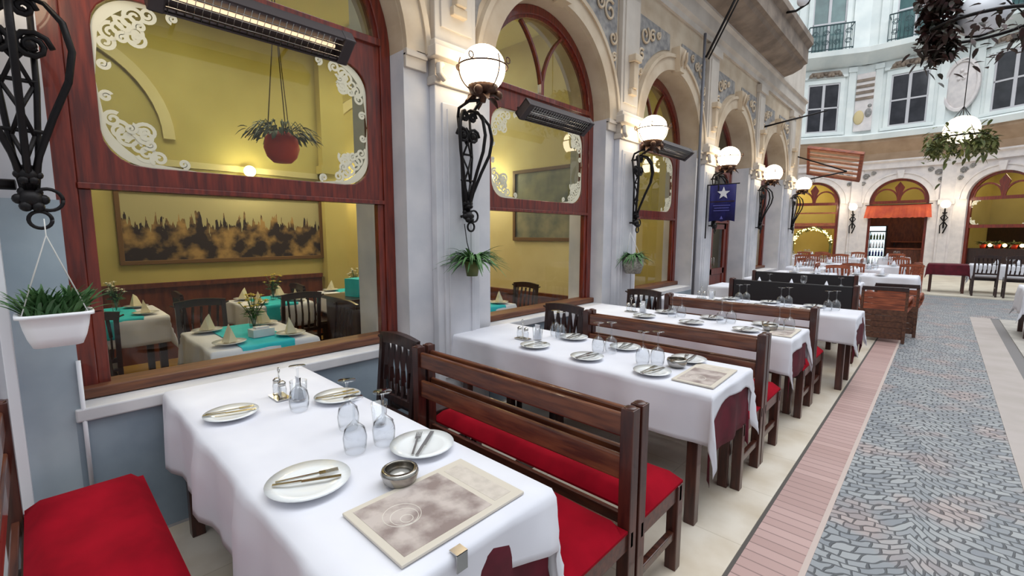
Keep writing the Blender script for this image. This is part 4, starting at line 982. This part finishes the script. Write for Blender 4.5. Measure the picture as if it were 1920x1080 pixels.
def menu(x0, x1, y0, y1, rz, where, tname):
    t = thing('menu_booklet', 'sepia printed menu booklet lying %s on the %s' % (where, tname), 'menu', ((x0 + x1) / 2, (y0 + y1) / 2, ZT), rz); h, w = (x1 - x0) / 2, (y1 - y0) / 2
    m = MB(); m.box(-h, h, -w, w, 0, .009); m.build('cover', M_PAPER, t, bevel=.002)
    m = MB(); m.box(-h + .022, h - .022, -w + .022, w - .12, .009, .0098); m.build('print', M_MENU, t)
    m = MB(); m.box(-h + .03, h - .03, w - .10, w - .03, .009, .0096); m.build('title_band', mat('menu_band', (208, 198, 188), .6, rgb2=(192, 182, 172), scale=30), t)
    m = MB(); 
    for k2, r in enumerate((.055, .04, .018)): m.tube([(.012 * k2 - .02 + r * cos(a), -w + .115 + r * sin(a), .0096) for a in [pi * j / 14 for j in range(29)]], .0010, 5)
    m.build('ring_motif', mat('menu_pale_ink', (222, 216, 206), .6), t)
def cruet(x, y, where, tname):
    t = thing('cruet_set', 'glass cruet set with steel lids %s on the %s' % (where, tname), 'cruet', (x, y, ZT))
    m = MB(); m.box(-.06, .06, -.035, .035, 0, .006); m.tube([(0, 0, .006), (0, 0, .13)], .003, 6); m.tube([(.012 * cos(a), 0, .142 + .012 * sin(a)) for a in [j * pi / 6 for j in range(13)]], .003, 5); m.build('stand', M_STEEL, t)
    for sx in (-1, 1):
        m = MB(); m.lathe([(0, .006), (.02, .006), (.022, .05), (.017, .07), (.015, .07), (.019, .05), (.017, .01), (0, .01)], 16, (sx * .034, 0, 0)); q = m.build('shaker', M_TABG, t)
        m = MB(); m.lathe([(.018, .07), (.018, .085), (.008, .094), (0, .095)], 16, (sx * .034, 0, 0)); m.build('lid', M_STEEL, q)
    t2 = thing('napkin_glass', 'glass of white paper napkins beside the cruets %s on the %s' % (where, tname), 'napkin glass', (x + .11, y + .05, ZT))
    m = MB(); m.lathe([(0, 0), (.036, 0), (.04, .1), (.038, .1), (.034, .005), (0, .005)], 20); m.build('glass', M_TABG, t2)
    m = MB()
    for j in range(5): a = j * .6; m.box(-.024, .024, -.018 + .008 * j, -.014 + .008 * j, .008, .12, 0, Matrix.Rotation(.08 * (j - 2), 4, 'X'))
    m.build('napkins', M_WHITEP, t2)
T1 = 'nearest table'; T2 = 'second table'; T3 = 'third table'; T4 = 'fourth table'
plate(-2.27, .56, 'at the wall end on the near side', T1, ang=70); plate(-2.13, .99, 'at the wall end on the far side', T1, ang=75)
plate(-1.44, .56, 'in front on the near side', T1, ang=62, s=1.18); plate(-1.39, .97, 'beside the ashtray on the far side', T1, ang=128, s=1.1)
goblet(-1.55, .78, 'near the middle, left of a pair', T1); goblet(-1.53, .89, 'near the middle, right of a pair', T1)
goblet(-1.76, .86, 'behind the front pair', T1); tumb(-1.70, .97, 'behind the front pair', T1); goblet(-2.12, .80, 'right of the cruets', T1)
cruet(-2.36, .80, 'at the wall end', T1); ashtray(-1.24, .775, 'by the menu', T1); menu(-1.21, -.90, .56, 1.01, 0, 'at the aisle end', T1)
def clip():
    m = MB(); m.box(-.018, .018, -.002, .002, -.045, .006); m.box(-.018, .018, -.03, .002, .004, .007); return m
put_mesh('tablecloth_clip', clip, M_STEEL, (-.838, .70, .776), -pi / 2, 'small steel clip on the aisle edge of the nearest tablecloth', 'clip')
for i, (x, w) in enumerate(((-2.1, 'at the wall end'), (-1.65, 'in the middle'), (-1.19, 'at the aisle end'))):
    plate(x, 2.47, w + ', near side', T2, ang=80); plate(x + .05, 2.88, w + ', far side', T2, ang=95)
goblet(-1.68, 2.65, 'in the middle, left of a pair', T2); goblet(-1.62, 2.72, 'in the middle, right of a pair', T2)
goblet(-1.32, 2.60, 'by the ashtray, left of a pair', T2); goblet(-1.25, 2.66, 'by the ashtray, right of a pair', T2)
goblet(-2.2, 2.84, 'at the wall end, left of a pair', T2); goblet(-2.12, 2.80, 'at the wall end, right of a pair', T2)
cruet(-2.34, 2.6, 'at the wall end', T2); ashtray(-1.14, 2.70, 'by the menu', T2); menu(-1.06, -.83, 2.43, 2.86, .03, 'at the aisle end', T2)
for tn, x00, yy0, yy1, dx in ((T3, -2.1, 4.14, 4.52, .47), (T4, -1.95, 5.69, 6.06, .45)):
    for i, w in enumerate(('at the wall end', 'in the middle', 'at the aisle end')):
        plate(x00 + dx * i, yy0, w + ', near side', tn, ang=80); plate(x00 + dx * i + .05, yy1, w + ', far side', tn, ang=95)
        goblet(x00 + dx * i + .2, (yy0 + yy1) / 2, w + ', left of a pair', tn); goblet(x00 + dx * i + .26, (yy0 + yy1) / 2 + .08, w + ', right of a pair', tn)
    cruet(x00 - .25, (yy0 + yy1) / 2, 'at the wall end', tn)
ashtray(-1.02, 4.3, 'at the aisle end', T3); menu(-1.0, -.82, 4.1, 4.5, .02, 'at the aisle end', T3)
for tn, y0, y1 in (('fifth table', 7.6, 8.02), ('sixth table', 9.42, 9.85)):
    for i, w in enumerate(('at the wall end', 'in the middle', 'at the aisle end')):
        x = -2.1 + .45 * i; plate(x, y0, w + ', near side', tn, cut=False); plate(x, y1, w + ', far side', tn, cut=False); goblet(x + .2, (y0 + y1) / 2, w, tn, inv=(i % 2 == 0))
        put_mesh('folded_napkin', lambda: MB().lathe([(.045, 0), (.03, .05), (.004, .12), (0, .12)], 4), M_CLOTH, (x, y1, ZT + .018), .4, 'folded white napkin standing on the far plate %s of the %s' % (w, tn), 'napkin')
# ------------------------------------------------------------------ far tables, chairs, clutter
def far_table(x0, x1, y0, y1, label, cl, mt=M_CLOTH, side=.4):
    L = x1 - x0; Wd = y1 - y0; cx, cy = (x0 + x1) / 2, (y0 + y1) / 2
    z0 = .02 if cy > 16.4 else 0
    t = thing('dining_table', label, 'table', (cx, cy, z0)); m = MB(); m.box(-L / 2 + .01, L / 2 - .01, -Wd / 2 + .01, Wd / 2 - .01, .735, .765); m.build('tabletop', M_DARK, t)
    for sx in (-1, 1):
        for sy in (-1, 1): m = MB(); X, Y = sx * (L / 2 - .07), sy * (Wd / 2 - .07); m.box(X - .03, X + .03, Y - .03, Y + .03, 0, .735); m.build('leg', M_WOODV, t)
    c = cloth_mesh(L, Wd, side, side, side, .777, int(cx * 10 + cy)).build('tablecloth', mt, None, (cx, cy, z0)); add_solid(c); tag(c, cl, 'tablecloth')
far_table(-1.35, -.3, 11.5, 12.4, 'square table just past the stacked brown chairs', 'white tablecloth falling low, just past the stacked brown chairs')
far_table(-1.9, -1.0, 13.6, 14.4, 'square table behind the white one past the stacked chairs', 'white tablecloth on the table before the far middle doorway')
far_table(-2.7, -1.6, 11.2, 11.9, 'table by the arcade wall before the fifth globe lamp', 'white tablecloth on the table by the arcade wall below the fourth globe lamp')
far_table(-4.4, -3.4, 18.0, 18.8, 'table before the fairy lit arch', 'white tablecloth before the fairy lit arch')
far_table(-2.9, -1.9, 19.0, 19.8, 'table before the drinks fridge doorway', 'white tablecloth in front of the far middle doorway, left side')
far_table(-.25, .55, 17.1, 17.8, 'small table at the foot of the right white pier', 'burgundy tablecloth on the small table at the foot of the right white pier', M_BURG, .3)
far_table(.6, 2.2, 17.6, 18.3, 'table behind the pair of dark slatted chairs', 'white tablecloth behind the pair of dark slatted chairs')
far_table(.98, 1.9, 10.4, 11.3, 'table at the right edge of the picture', 'white tablecloth at the right edge of the picture')
far_table(-2.9, -2.0, 13.2, 13.9, 'table by the wall below the fifth globe lamp', 'white tablecloth on the table below the fifth globe lamp')
far_table(-3.0, -2.0, 15.2, 16.0, 'table past the end of the arcade', 'white tablecloth on the table just past the end of the arcade')
far_table(-1.5, -.7, 15.3, 16.0, 'table at the edge of the pale apron', 'white tablecloth on the table at the edge of the pale apron')
far_table(-4.3, -3.5, 20.6, 21.3, 'table under the fairy lit arch', 'white tablecloth on the table nearest the fairy lights')
far_table(-1.6, -.8, 20.6, 21.3, 'table in front of the far doorway right side', 'white tablecloth in front of the far middle doorway, right side')
R_CH = chair(mm=M_TAWNY, seatm=M_RED); R_CH.location = (-1.6, 12.1, 0); tag(R_CH, 'reddish brown slatted chair left of the first white table past the stacked chairs', 'chair')
put_chair(.86, 16.95, 90, 'dark slatted chair, left of the pair on the far apron', 'pair of dark chairs on the far apron', z=.02, sc=1.12)
put_chair(1.42, 16.85, 90, 'dark slatted chair, right of the pair on the far apron', 'pair of dark chairs on the far apron', z=.02, sc=1.12)
fc = [(-2.75, 14.75, -90, 'behind the table below the fifth globe lamp'), (-1.8, 15.6, 180, 'between the two tables at the end of the arcade'), (-3.2, 16.6, -90, 'behind the table past the end of the arcade'), (-1.1, 20.2, 90, 'before the doorway table on the right'), (-4.6, 20.1, 60, 'left before the table nearest the fairy lights'), (-3.3, 20.2, 110, 'right before the table nearest the fairy lights'), (-.5, 13.2, -100, 'behind the first white table past the stacked chairs'), (-2.9, 18.9, 80, 'between the two apron tables'), (-2.3, 12.5, 180, 'beside the wall table below the fourth globe lamp'), (-.6, 14.4, 200, 'behind the white table before the doorway'), (-1.45, 13.15, 90, 'in front of the white table before the doorway'), (-3.0, 17.4, 90, 'in front of the tables at the fairy lit arch'),
      (-3.9, 17.3, 90, 'before the fairy lit arch table'), (-3.7, 19.4, -90, 'behind the fairy lit arch table'), (-2.4, 18.4, 90, 'before the fridge doorway table'), (-2.2, 20.4, -90, 'behind the fridge doorway table'), (-.7, 16.9, 60, 'in red left of the burgundy table')]
for x, y, a, w in fc: put_chair(x, y, a, 'reddish brown slatted chair ' + w, 'reddish chairs around the far tables', src=R_CH, z=.02 if y > 16.4 else 0)
for (x, y, w) in ((-1.05, 11.75, 'first white table past the stacked chairs'), (-1.45, 13.9, 'white table before the far doorway'), (-2.1, 11.5, 'wall table below the fourth globe lamp'), (-3.9, 18.4, 'table before the fairy lit arch'), (-2.4, 19.4, 'table before the fridge doorway'), (1.3, 17.9, 'white cloth behind the pair of chairs'), (-2.45, 13.55, 'table below the fifth globe lamp'), (-2.5, 15.6, 'table past the end of the arcade'), (-1.1, 15.65, 'table at the edge of the apron'), (-3.9, 20.95, 'table nearest the fairy lights'), (-1.2, 20.95, 'right doorway table')):
    zz = ZT + (.02 if y > 16.4 else 0)
    for j, (dx, dy) in enumerate(((-.2, -.15), (.2, -.15), (-.2, .15), (.2, .15))):
        cn = ('left near', 'right near', 'left far', 'right far')[j]
        plate(x + dx, y + dy, cn + ' corner', w, z=zz, cut=False)
        put_mesh('folded_napkin', lambda: MB(), M_CLOTH, (x + dx, y + dy, zz + .018), .4, 'folded white napkin on the %s plate, %s' % (cn.replace(' corner', ''), w), 'napkin')
    goblet(x, y - .05, 'in the centre, left one', w, inv=False, z=zz); goblet(x + .09, y + .05, 'in the centre, right one', w, inv=False, z=zz)
# stacked brown armchairs
def armchair(label, x, y, z, rz, mm, hgt=.8):
    t = thing('slatted_armchair', label, 'chair', (x, y, z), rz)
    m = MB(); m.box(-.25, .25, -.24, .22, .40, .44); m.build('seat', mm, t, bevel=.01)
    for r0, r1, nm_, mt_ in ((0, 5, 'lower_slats', mm), (5, 8, 'upper_slats', M_TAWNY)):
        m = MB()
        for i in range(r0, r1): zz = .05 + i * (hgt - .1) / 8; m.box(-.24, .24, -.262 - .004 * i, -.245 - .004 * i, zz, zz + .084)
        m.build(nm_, mt_, t, bevel=.004)
    for sx in (-1, 1): m = MB(); m.box(sx * .255 - .02, sx * .255 + .02, -.275, -.235, 0, hgt); m.build('leg', M_BROWN, t); m = MB(); m.box(sx * .25 - .018, sx * .25 + .018, .19, .226, 0, .6); m.build('leg', M_BROWN, t)
    for sx in (-1, 1): m = MB(); m.tube([(sx * .27, -.25, .62), (sx * .31, -.1, .67), (sx * .34, .1, .66), (sx * .36, .22, .58), (sx * .34, .24, .48), (sx * .30, .16, .43), (sx * .27, .0, .42)], .024, 8); m.build('armrest', M_TAWNY, t)
    m = MB(); m.box(-.27, .27, -.29, -.25, hgt - .03, hgt + .03); m.build('top_rail', M_DARK, t, bevel=.006)
    return t
armchair('brown slatted armchair at the foot of the stack by the brick strip', -.60, 8.95, 0, .12, M_BROWN)
armchair('second brown slatted armchair, standing behind the one by the brick strip', -.5, 9.6, 0, .12, M_BROWN)

# ------------------------------------------------------------------ plants
t = spider_plant((XF + .19, 2.45, 1.38), 170, .32, .02, 'spider plant in a small wall pot below the largest globe lamp', None, sd=3, dr=.5)
m = MB(); m.lathe([(0, -.12), (.045, -.12), (.065, 0), (.06, 0), (.04, -.11), (0, -.11)], 20); m.build('pot', M_LEAFG, t)
m = MB(); m.tube([(0, 0, 0), (-.06, 0, .15), (-.09, 0, .3)], .004, 5); m.build('hanger', M_IRON, t)
t = spider_plant((XF + .2, 5.08, 1.32), 110, .24, .024, 'small leafy plant in a grey wicker pot below the second globe lamp', None, sd=5, dr=.6)
m = MB(); m.lathe([(0, -.2), (.09, -.2), (.125, -.1), (.12, 0), (.11, 0), (.115, -.1), (.08, -.19), (0, -.19)], 24); m.build('pot', M_WICK, t)
m = MB(); m.tube([(.1, 0, 0), (-.05, 0, .3)], .003, 5); m.tube([(-.1, 0, 0), (-.05, 0, .3)], .003, 5); m.build('hanger', M_STRING, t)
# white plastic planter
t = thing('hanging_planter', 'white plastic planter on strings under the near left lamp bracket, with long leaves', 'planter', (XF + .2, .05, 1.13), RL)
def rrect(w, d, r, n=6):
    P = []
    for cx, cy, a0 in ((w - r, d - r, 0), (-w + r, d - r, 90), (-w + r, -d + r, 180), (w - r, -d + r, 270)):
        for i in range(n + 1): a = radians(a0 + 90 * i / n); P.append((cx + r * cos(a), cy + r * sin(a)))
    return P
levels = [(.078, .052, -.01), (.092, .064, .03), (.102, .072, .075), (.108, .078, .118), (.122, .086, .12), (.122, .086, .134), (.108, .072, .134), (.095, .062, .1), (.09, .06, .11)]
m = MB(); V = []; nn = 28
for w, d, z in levels: V += [(x, y, z) for x, y in rrect(w, d, .035)]
m.add(V, [(i * nn + k, i * nn + (k + 1) % nn, (i + 1) * nn + (k + 1) % nn, (i + 1) * nn + k) for i in range(len(levels) - 1) for k in range(nn)] + [tuple(range(nn))[::-1], tuple((len(levels) - 1) * nn + k for k in range(nn))], 0, True)
m.build('trough', M_PLAST, t)
rnd = random.Random(4); m = MB()
for i in range(190):
    x = rnd.uniform(-.08, .08); a = rnd.uniform(0, 2 * pi); m.leaf((x, rnd.uniform(-.03, .03), .11), (cos(a) * .9 + x * 4, sin(a) * .7, rnd.uniform(.9, 3.2)), rnd.uniform(.13, .24), .014, .36, 6)
m.build('leaves', M_LEAF, t)
m = MB()
for i in range(6): m.leaf((.05 + .01 * i, -.03, .12), (1, -.4 + .1 * i, .6), .07, .03, .5, 4)
m.build('red_leaves', mat('red_leaf', (120, 44, 40), .6), t)
m = MB()
for x, y in ((.1, .06), (-.1, .06), (.1, -.06), (-.1, -.06)): m.tube([(x, y, .13), (-.0, -.0, .46), (0, 0, .53)], .0022, 5)
m.build('strings', M_STRING, t)
m = MB(); m.tube([(XF + .03, -.22 + .07 * t_ / 10, 2.6 - .65 * t_ / 10) for t_ in range(11)] + [(XF + .03, -.14, 1.9), (XF + .03, -.11, 1.92), (XF + .03, -.10, 2.2), (XF + .03, -.12, 2.6)], .004, 5)
tag(m.build('cord', M_STRING), 'loose white cord hanging at the left edge near the iron bracket', 'cord')
# ironwork stub beside the bracket at the left edge
m = MB(); m.tube([(XF + .12, -.02, 1.80), (XF + .1, -.14, 1.80), (XF + .08, -.26, 1.83)], .022, 8)
for j in range(4): m.tube([(XF + .12 + .03 * cos(a), -.08 - .05 * j, 1.8 + .03 * sin(a)) for a in [q * pi / 6 for q in range(13)]], .008, 5)
tag(m.build('iron_side_arm', M_IRON), 'short black iron arm running left from the near lamp bracket', 'bracket')
# interior red hanging pot
t = thing('hanging_flower_pot', 'round red pot with trailing plant hanging inside the nearest window', 'planter', (-4.63, 1.72, 2.27))
m = MB(); m.lathe([(0, 0), (.08, 0), (.13, .05), (.155, .13), (.14, .22), (.1, .27), (.09, .27), (.13, .21), (.14, .13), (.11, .05), (0, .03)], 28); m.build('pot', M_TERRA, t)
m = MB(); rnd = random.Random(8)
for i in range(120): a = rnd.uniform(0, 2 * pi); r = rnd.uniform(.05, .3); m.leaf((r * cos(a), r * sin(a), .34 - r * .25 + rnd.uniform(-.05, .05)), (cos(a), sin(a), rnd.uniform(-.6, .6)), .09, .035, .6, 3)
for i in range(16): a = i * .4; m.tube([(.06 * cos(a), .06 * sin(a), .26), (.18 * cos(a), .18 * sin(a), .36), (.3 * cos(a), .3 * sin(a), .2)], .004, 4)
m.build('leaves', mat('dusty_leaf', (58, 72, 44), .6, rgb2=(88, 98, 64), scale=9), t)
m = MB()
for i in range(3): a = i * 2.1; m.tube([(.12 * cos(a), .12 * sin(a), .22), (.02 * cos(a), .02 * sin(a), 1.2), (0, 0, 2.03)], .005, 4)
m.build('ropes', M_ROPE, t)

# ------------------------------------------------------------------ furniture inside the rooms
def room_table(x0, x1, y0, y1, where, deco=True, run='y', sd=0):
    L = x1 - x0; Wd = y1 - y0; cx, cy = (x0 + x1) / 2, (y0 + y1) / 2
    t = thing('dining_table', 'dark table %s' % where, 'table', (cx, cy, .012)); m = MB(); m.box(-L / 2 + .01, L / 2 - .01, -Wd / 2 + .01, Wd / 2 - .01, .73, .76); m.build('tabletop', M_DARK, t)
    for sx in (-1, 1):
        for sy in (-1, 1): m = MB(); X, Y = sx * (L / 2 - .06), sy * (Wd / 2 - .06); m.box(X - .03, X + .03, Y - .03, Y + .03, 0, .73); m.build('leg', M_DARK, t)
    c = cloth_mesh(L, Wd, .28, .28, .28, .775, 70 + sd, flare=.12, amp=.02).build('tablecloth', M_CLOTH, None, (cx, cy, .012)); add_solid(c, .002); tag(c, 'white cloth on the table ' + where, 'tablecloth')
    r = cloth_mesh(L * .42 if run == 'x' else L, Wd - .0 if run == 'x' else Wd * .5, .0001 if run == 'x' else .2, .0001 if run == 'x' else .2, .2 if run == 'x' else .0001, .782, 90 + sd, flare=.14, amp=.005)
    r = r.build('table_runner', M_TURQ, None, (cx, cy, .012)); add_solid(r, .002); tag(r, 'turquoise runner across the table ' + where, 'runner')
    if deco:
        for j, (dx, dy) in enumerate(((-L * .33, -Wd * .3), (L * .33, -Wd * .3), (-L * .33, Wd * .3), (L * .33, Wd * .3))):
            cn = ('back left', 'front left', 'back right', 'front right')[j]
            plate(cx + dx, cy + dy, cn, 'table ' + where, z=.797, cut=False)
            o = MB(); o.add([(0, -.06, 0), (.05, 0, 0), (0, .06, 0), (-.05, 0, 0), (0, .02, .13), (.015, -.01, .1)], [(0, 1, 4), (1, 2, 4), (2, 3, 4), (3, 0, 4), (0, 1, 5), (1, 4, 5), (0, 5, 4), (3, 2, 1, 0)])
            tag(o.build('folded_napkin', M_NAPK, None, (cx + dx, cy + dy, .815), j * 1.3), 'cream folded napkin, %s on the table %s' % (cn, where), 'napkin', 'cream napkins on the tables indoors')
        flower_vase(cx - .02, cy + .05, .797, where, sd)
def flower_vase(x, y, z, where, sd=0):
    t = thing('flower_vase', 'vase of %s flowers on the table %s' % ('yellow' if sd % 2 == 0 else 'white', where), 'vase', (x, y, z)); rnd = random.Random(sd + 3)
    m = MB(); m.lathe([(0, 0), (.03, 0), (.035, .06), (.028, .13), (.026, .13), (.033, .06), (.027, .006), (0, .006)], 16); m.build('vase', M_TABG, t)
    s = MB(); f = MB()
    for i in range(16):
        a = rnd.uniform(0, 6.28); r = rnd.uniform(.01, .1); h = rnd.uniform(.2, .32); p = (r * cos(a), r * sin(a), h); s.tube([(0, 0, .02), (r * .3 * cos(a), r * .3 * sin(a), h * .6), p], .003, 4)
        for q in range(3): s.leaf((r * .4 * cos(a), r * .4 * sin(a), h * .6), (cos(a + q), sin(a + q), .5), .07, .02, .4, 3)
        for q in range(7): b = q * .9; f.leaf(p, (cos(b), sin(b), .35), .028, .018, .3, 2)
        f.sphere(p, .01, 6, 4)
    s.build('stems', M_LEAF, t); f.build('blossoms', M_YFLOW if sd % 2 == 0 else M_WFLOW, t)
room_table(-4.5, -3.58, .8, 1.52, 'of yellow flowers just inside the nearest window', sd=0)
room_table(-6.5, -5.6, .1, .9, 'at the back left behind the nearest window', sd=1)
room_table(-6.3, -5.5, 1.6, 2.3, 'under the landscape painting', sd=2)
room_table(-6.4, -5.6, 2.75, 3.4, 'by the corner column', sd=3)
room_table(-4.35, -3.58, 3.15, 3.85, 'just inside the second window', sd=5)
ic = [(-4.1, .5, 90, 'on the left side of the flower table by the nearest window'), (-4.1, 1.80, -90, 'on the right side of the flower table by the nearest window'), (-5.0, 1.1, 0, 'behind the flower table by the nearest window'),
      (-5.2, .25, 180, 'between the flower table and the back left table'), (-6.05, -.15, 90, 'left of the back left table'), (-6.1, 1.3, 90, 'left of the table under the painting'), (-5.3, 2.0, 180, 'in front of the table under the painting'),
      (-6.0, 2.55, 90, 'left of the corner column table'), (-5.9, 3.75, -90, 'right of the corner column table'), 
      (-3.98, 4.25, -90, 'right of the table inside the second window'), (-4.7, 3.6, 0, 'behind the table inside the second window'), (-3.75, .12, 60, 'at the left edge of the nearest window'), (-4.5, -.05, 90, 'second from the left edge of the nearest window'), (-3.85, 2.3, 180, 'before the dark sideboard, close to the nearest window'), (-4.22, 2.74, 190, 'right in front of the dark sideboard')]
for x, y, a, w in ic: put_chair(x, y, a, 'dark slatted chair ' + w, 'dark chairs inside the restaurant', z=.012)
t = thing('serving_sideboard', 'dark wooden sideboard indoors, at the right side of the nearest window', 'sideboard', (-4.9, 2.75, .012))
m = MB(); m.box(-.3, .3, -.42, .42, .12, .84); m.build('body', M_DARK, t, bevel=.006)
m = MB(); m.box(-.34, .34, -.46, .46, .84, .88); m.build('board_top', M_DARK, t, bevel=.006)
for sy in (-1, 1):
    m = MB(); m.box(.3, .318, sy * .21 - .19, sy * .21 + .19, .16, .8); q = m.build('door', M_DARK, t, bevel=.004)
    m = MB(); m.sphere((.33, sy * .05, .5), .014, 8, 6); m.build('knob', M_BRONZE, q)
    for sx in (-1, 1): m = MB(); m.box(sx * .26 - .025, sx * .26 + .025, sy * .38 - .025, sy * .38 + .025, 0, .12); m.build('leg', M_DARK, t)
flower_vase(-4.85, 2.85, .893, 'formed by the dark sideboard', 3)
bpy.data.objects['flower_vase.%03d' % (len([o for o in bpy.data.objects if o.name.startswith('flower_vase')]) - 1)]['label'] = 'vase of white flowers standing on the dark sideboard indoors'
m = MB(); m.box(-.1, .1, -.16, .16, 0, .2); tag(m.build('turquoise_box', M_TURQ, None, (-4.85, 2.6, .893), .3), 'turquoise covered box standing on the dark sideboard indoors', 'box')
m = MB(); m.box(-.05, .05, -.08, .08, 0, .06); m.box(-.03, .03, -.05, .05, .06, .075); tag(m.build('napkin_box', M_WHITEP, None, (-3.86, 1.2, .797), .1), 'small white napkin box on the turquoise runner closest to the nearest window', 'box')
# ------------------------------------------------------------------ banner
t = thing('hanging_banner', 'navy blue hanging banner with white star emblem below the third globe lamp', 'banner', (XF + .12, 7.66, 1.78))
m = MB(); n = 14
def bz(i, j): return (.02 + .40 * i / n, -.02 + .012 * sin(i * .9), .02 + .58 * j)
V = [bz(i, j) for j in (0, 1) for i in range(n + 1)]; V[:n + 1] = [(x, y, z + (.0 if i % 14 in (0, 14) else .02 * abs(sin(i * .45)))) for i, (x, y, z) in enumerate(V[:n + 1])]
m.add(V, [(i, i + 1, n + 2 + i, n + 1 + i) for i in range(n)], 0, True); o = m.build('cloth', M_BLUE, t); add_solid(o, .006)
m = MB(); m.tube([(-.05, 0, .61), (.46, 0, .61)], .01, 6); m.tube([(-.03, 0, .61), (-.03, 0, .0), (-.03, 0, -.25)], .012, 6); m.build('rod', M_IRON, t)
m = MB(); m.box(.03, .41, -.045, -.04, .33, .345); m.build('stripe', M_DARK, t)
star = []
for i in range(10): r = .1 if i % 2 == 0 else .042; a = pi / 2 + i * pi / 5; star.append((.24 + r * cos(a), .465 + r * sin(a)))
m = MB(); m.prism(star, -.05, -.044); m.build('star_emblem', M_WHITEP, t)
m = MB()
for zz, w in ((.27, .13), (.23, .11), (.19, .12)): m.box(.22 - w, .22 + w, -.05, -.044, zz, zz + .012)
m.prism([(.2, .06), (.25, .06), (.225, .11)], -.05, -.044); m.build('pale_lettering', mat('pale_blue_ink', (92, 92, 170), .7), t)
# ------------------------------------------------------------------ flagpole, brace, canopy
m = MB(); m.tube([(XF + .05, 10.7, 3.82), (XF + 1.1, 10.9, 4.0)], [.02, .014], 6); tag(m.build('flagpole', M_IRON), 'thin dark pole jutting from the arcade above the fourth globe lamp', 'pole')
m = MB(); m.tube([(XF + .12, 7.25, 4.25), (XF + .62, 7.45, 5.4)], .018, 6); m.tube([(XF + .12, 7.35, 4.25), (XF + .62, 7.55, 5.4)], .012, 6); tag(m.build('cornice_brace', M_IRON), 'slanted iron brace under the cornice above the third window', 'brace')
t = thing('slatted_canopy', 'tilted slatted wooden canopy jutting out beyond the fifth globe lamp', 'canopy', (-2.3, 14.2, 3.4))
Rc = Matrix.Rotation(radians(14), 4, 'Y') @ Matrix.Rotation(radians(-34), 4, 'X')
m = MB()
for i in range(6): m.box(-.5, .75, -.5 + .19 * i, -.42 + .19 * i, 0, .03, 0, Rc)
m.build('slats', mat('canopy_wood', (196, 142, 108), .6, rgb2=(168, 112, 84), scale=6, stretch=(1, 8, 8)), t)
t.scale = (.9, .9, .9)
m = MB(); m.box(-.54, -.48, -.55, .6, -.02, .06, 0, Rc); m.box(.72, .8, -.55, .6, -.02, .06, 0, Rc); m.box(-.54, .8, -.57, -.52, -.02, .06, 0, Rc); m.box(-.54, .8, .55, .6, -.02, .06, 0, Rc); m.build('frame', M_TAWNY, t)
m = MB(); m.tube([(-.85, -.2, .3), (.5, -.4, -.3)], .02, 6); m.tube([(-.85, -.2, -.5), (.5, -.4, -.3)], .02, 6); m.build('brace', M_IRON, t)
# ------------------------------------------------------------------ street lamps hung with plants
def street_lamp(x, y, z, r, label, lit, leafm, seed, rx, n):
    t = thing('hanging_street_lamp', label, 'lamp', (x, y, z)); rnd = random.Random(seed)
    m = MB(); m.sphere((0, 0, 0), r, 28, 18, sc=(1, 1, .95)); m.build('globe', M_GLOBEF if lit else M_OPAL, t)
    m = MB(); m.tube([(rx * cos(a), rx * sin(a), -r * .55) for a in [2 * pi * j / 32 for j in range(33)]], .02, 6)
    for q in range(4): a = q * pi / 2 + .5; m.tube([(rx * cos(a), rx * sin(a), -r * .55), (0, 0, r * 1.6)], .008, 5)
    m.tube([(0, 0, r * .9), (0, 0, 6)], .01, 5); m.tube([(r * .5, 0, -r * .9), (0, 0, -r), (-r * .5, 0, -r * .9)], .014, 6); m.build('hoop', M_IRON, t)
    m = MB()
    for i in range(n):
        a = rnd.uniform(0, 2 * pi); rr_ = rx * rnd.uniform(.85, 1.3); zz = -r * 1.0 + rnd.gauss(0, r * .4) * (1 if rnd.random() < .85 else 1.8)
        m.leaf((rr_ * cos(a), rr_ * sin(a), zz), (rnd.uniform(-1, 1), rnd.uniform(-1, 1), rnd.uniform(-1, .8)), .16 if lit else .11, .08 if lit else .055, .4, 3)
    m.build('foliage', leafm, t); return t
L1 = street_lamp(.11, 8.06, 4.22, .25, 'unlit white globe lamp under dark hanging foliage at the top right corner', False, M_LEAFD, 21, .5, 220)
street_lamp(.10, 16.19, 4.2, .35, 'lit cream globe lamp in a leafy hoop before the round facade', True, M_LEAFG, 22, .5, 520)
rnd = random.Random(5); m = MB()
for i in range(620):
    t_ = rnd.random(); a = rnd.uniform(0, 6.28); rr_ = .22 * sqrt(rnd.random()) * (1 - t_ * .4)
    m.leaf((-.42 + .12 * t_ + rr_ * cos(a), -.12 + rr_ * sin(a), .34 - t_ * .78), (rnd.uniform(-1, 1), rnd.uniform(-1, 1), rnd.uniform(-1, .6)), .1, .06, .4, 3)
m.build('trailing_foliage', M_LEAFD, L1)
# globe seen at the cornice edge
t = thing('cornice_lamp', 'small pale globe lamp on a curved iron arm at the top edge of the picture', 'lamp', (-2.25, 9.55, 5.5))
m = MB(); m.sphere((.15, 0, .12), .1, 16, 10); m.build('globe', M_OPAL, t); m = MB(); m.tube([(-.1, 0, 0), (.05, 0, -.02), (.22, 0, .05), (.28, 0, .2), (.2, 0, .32)], .02, 6); m.build('arm', M_IRON, t)
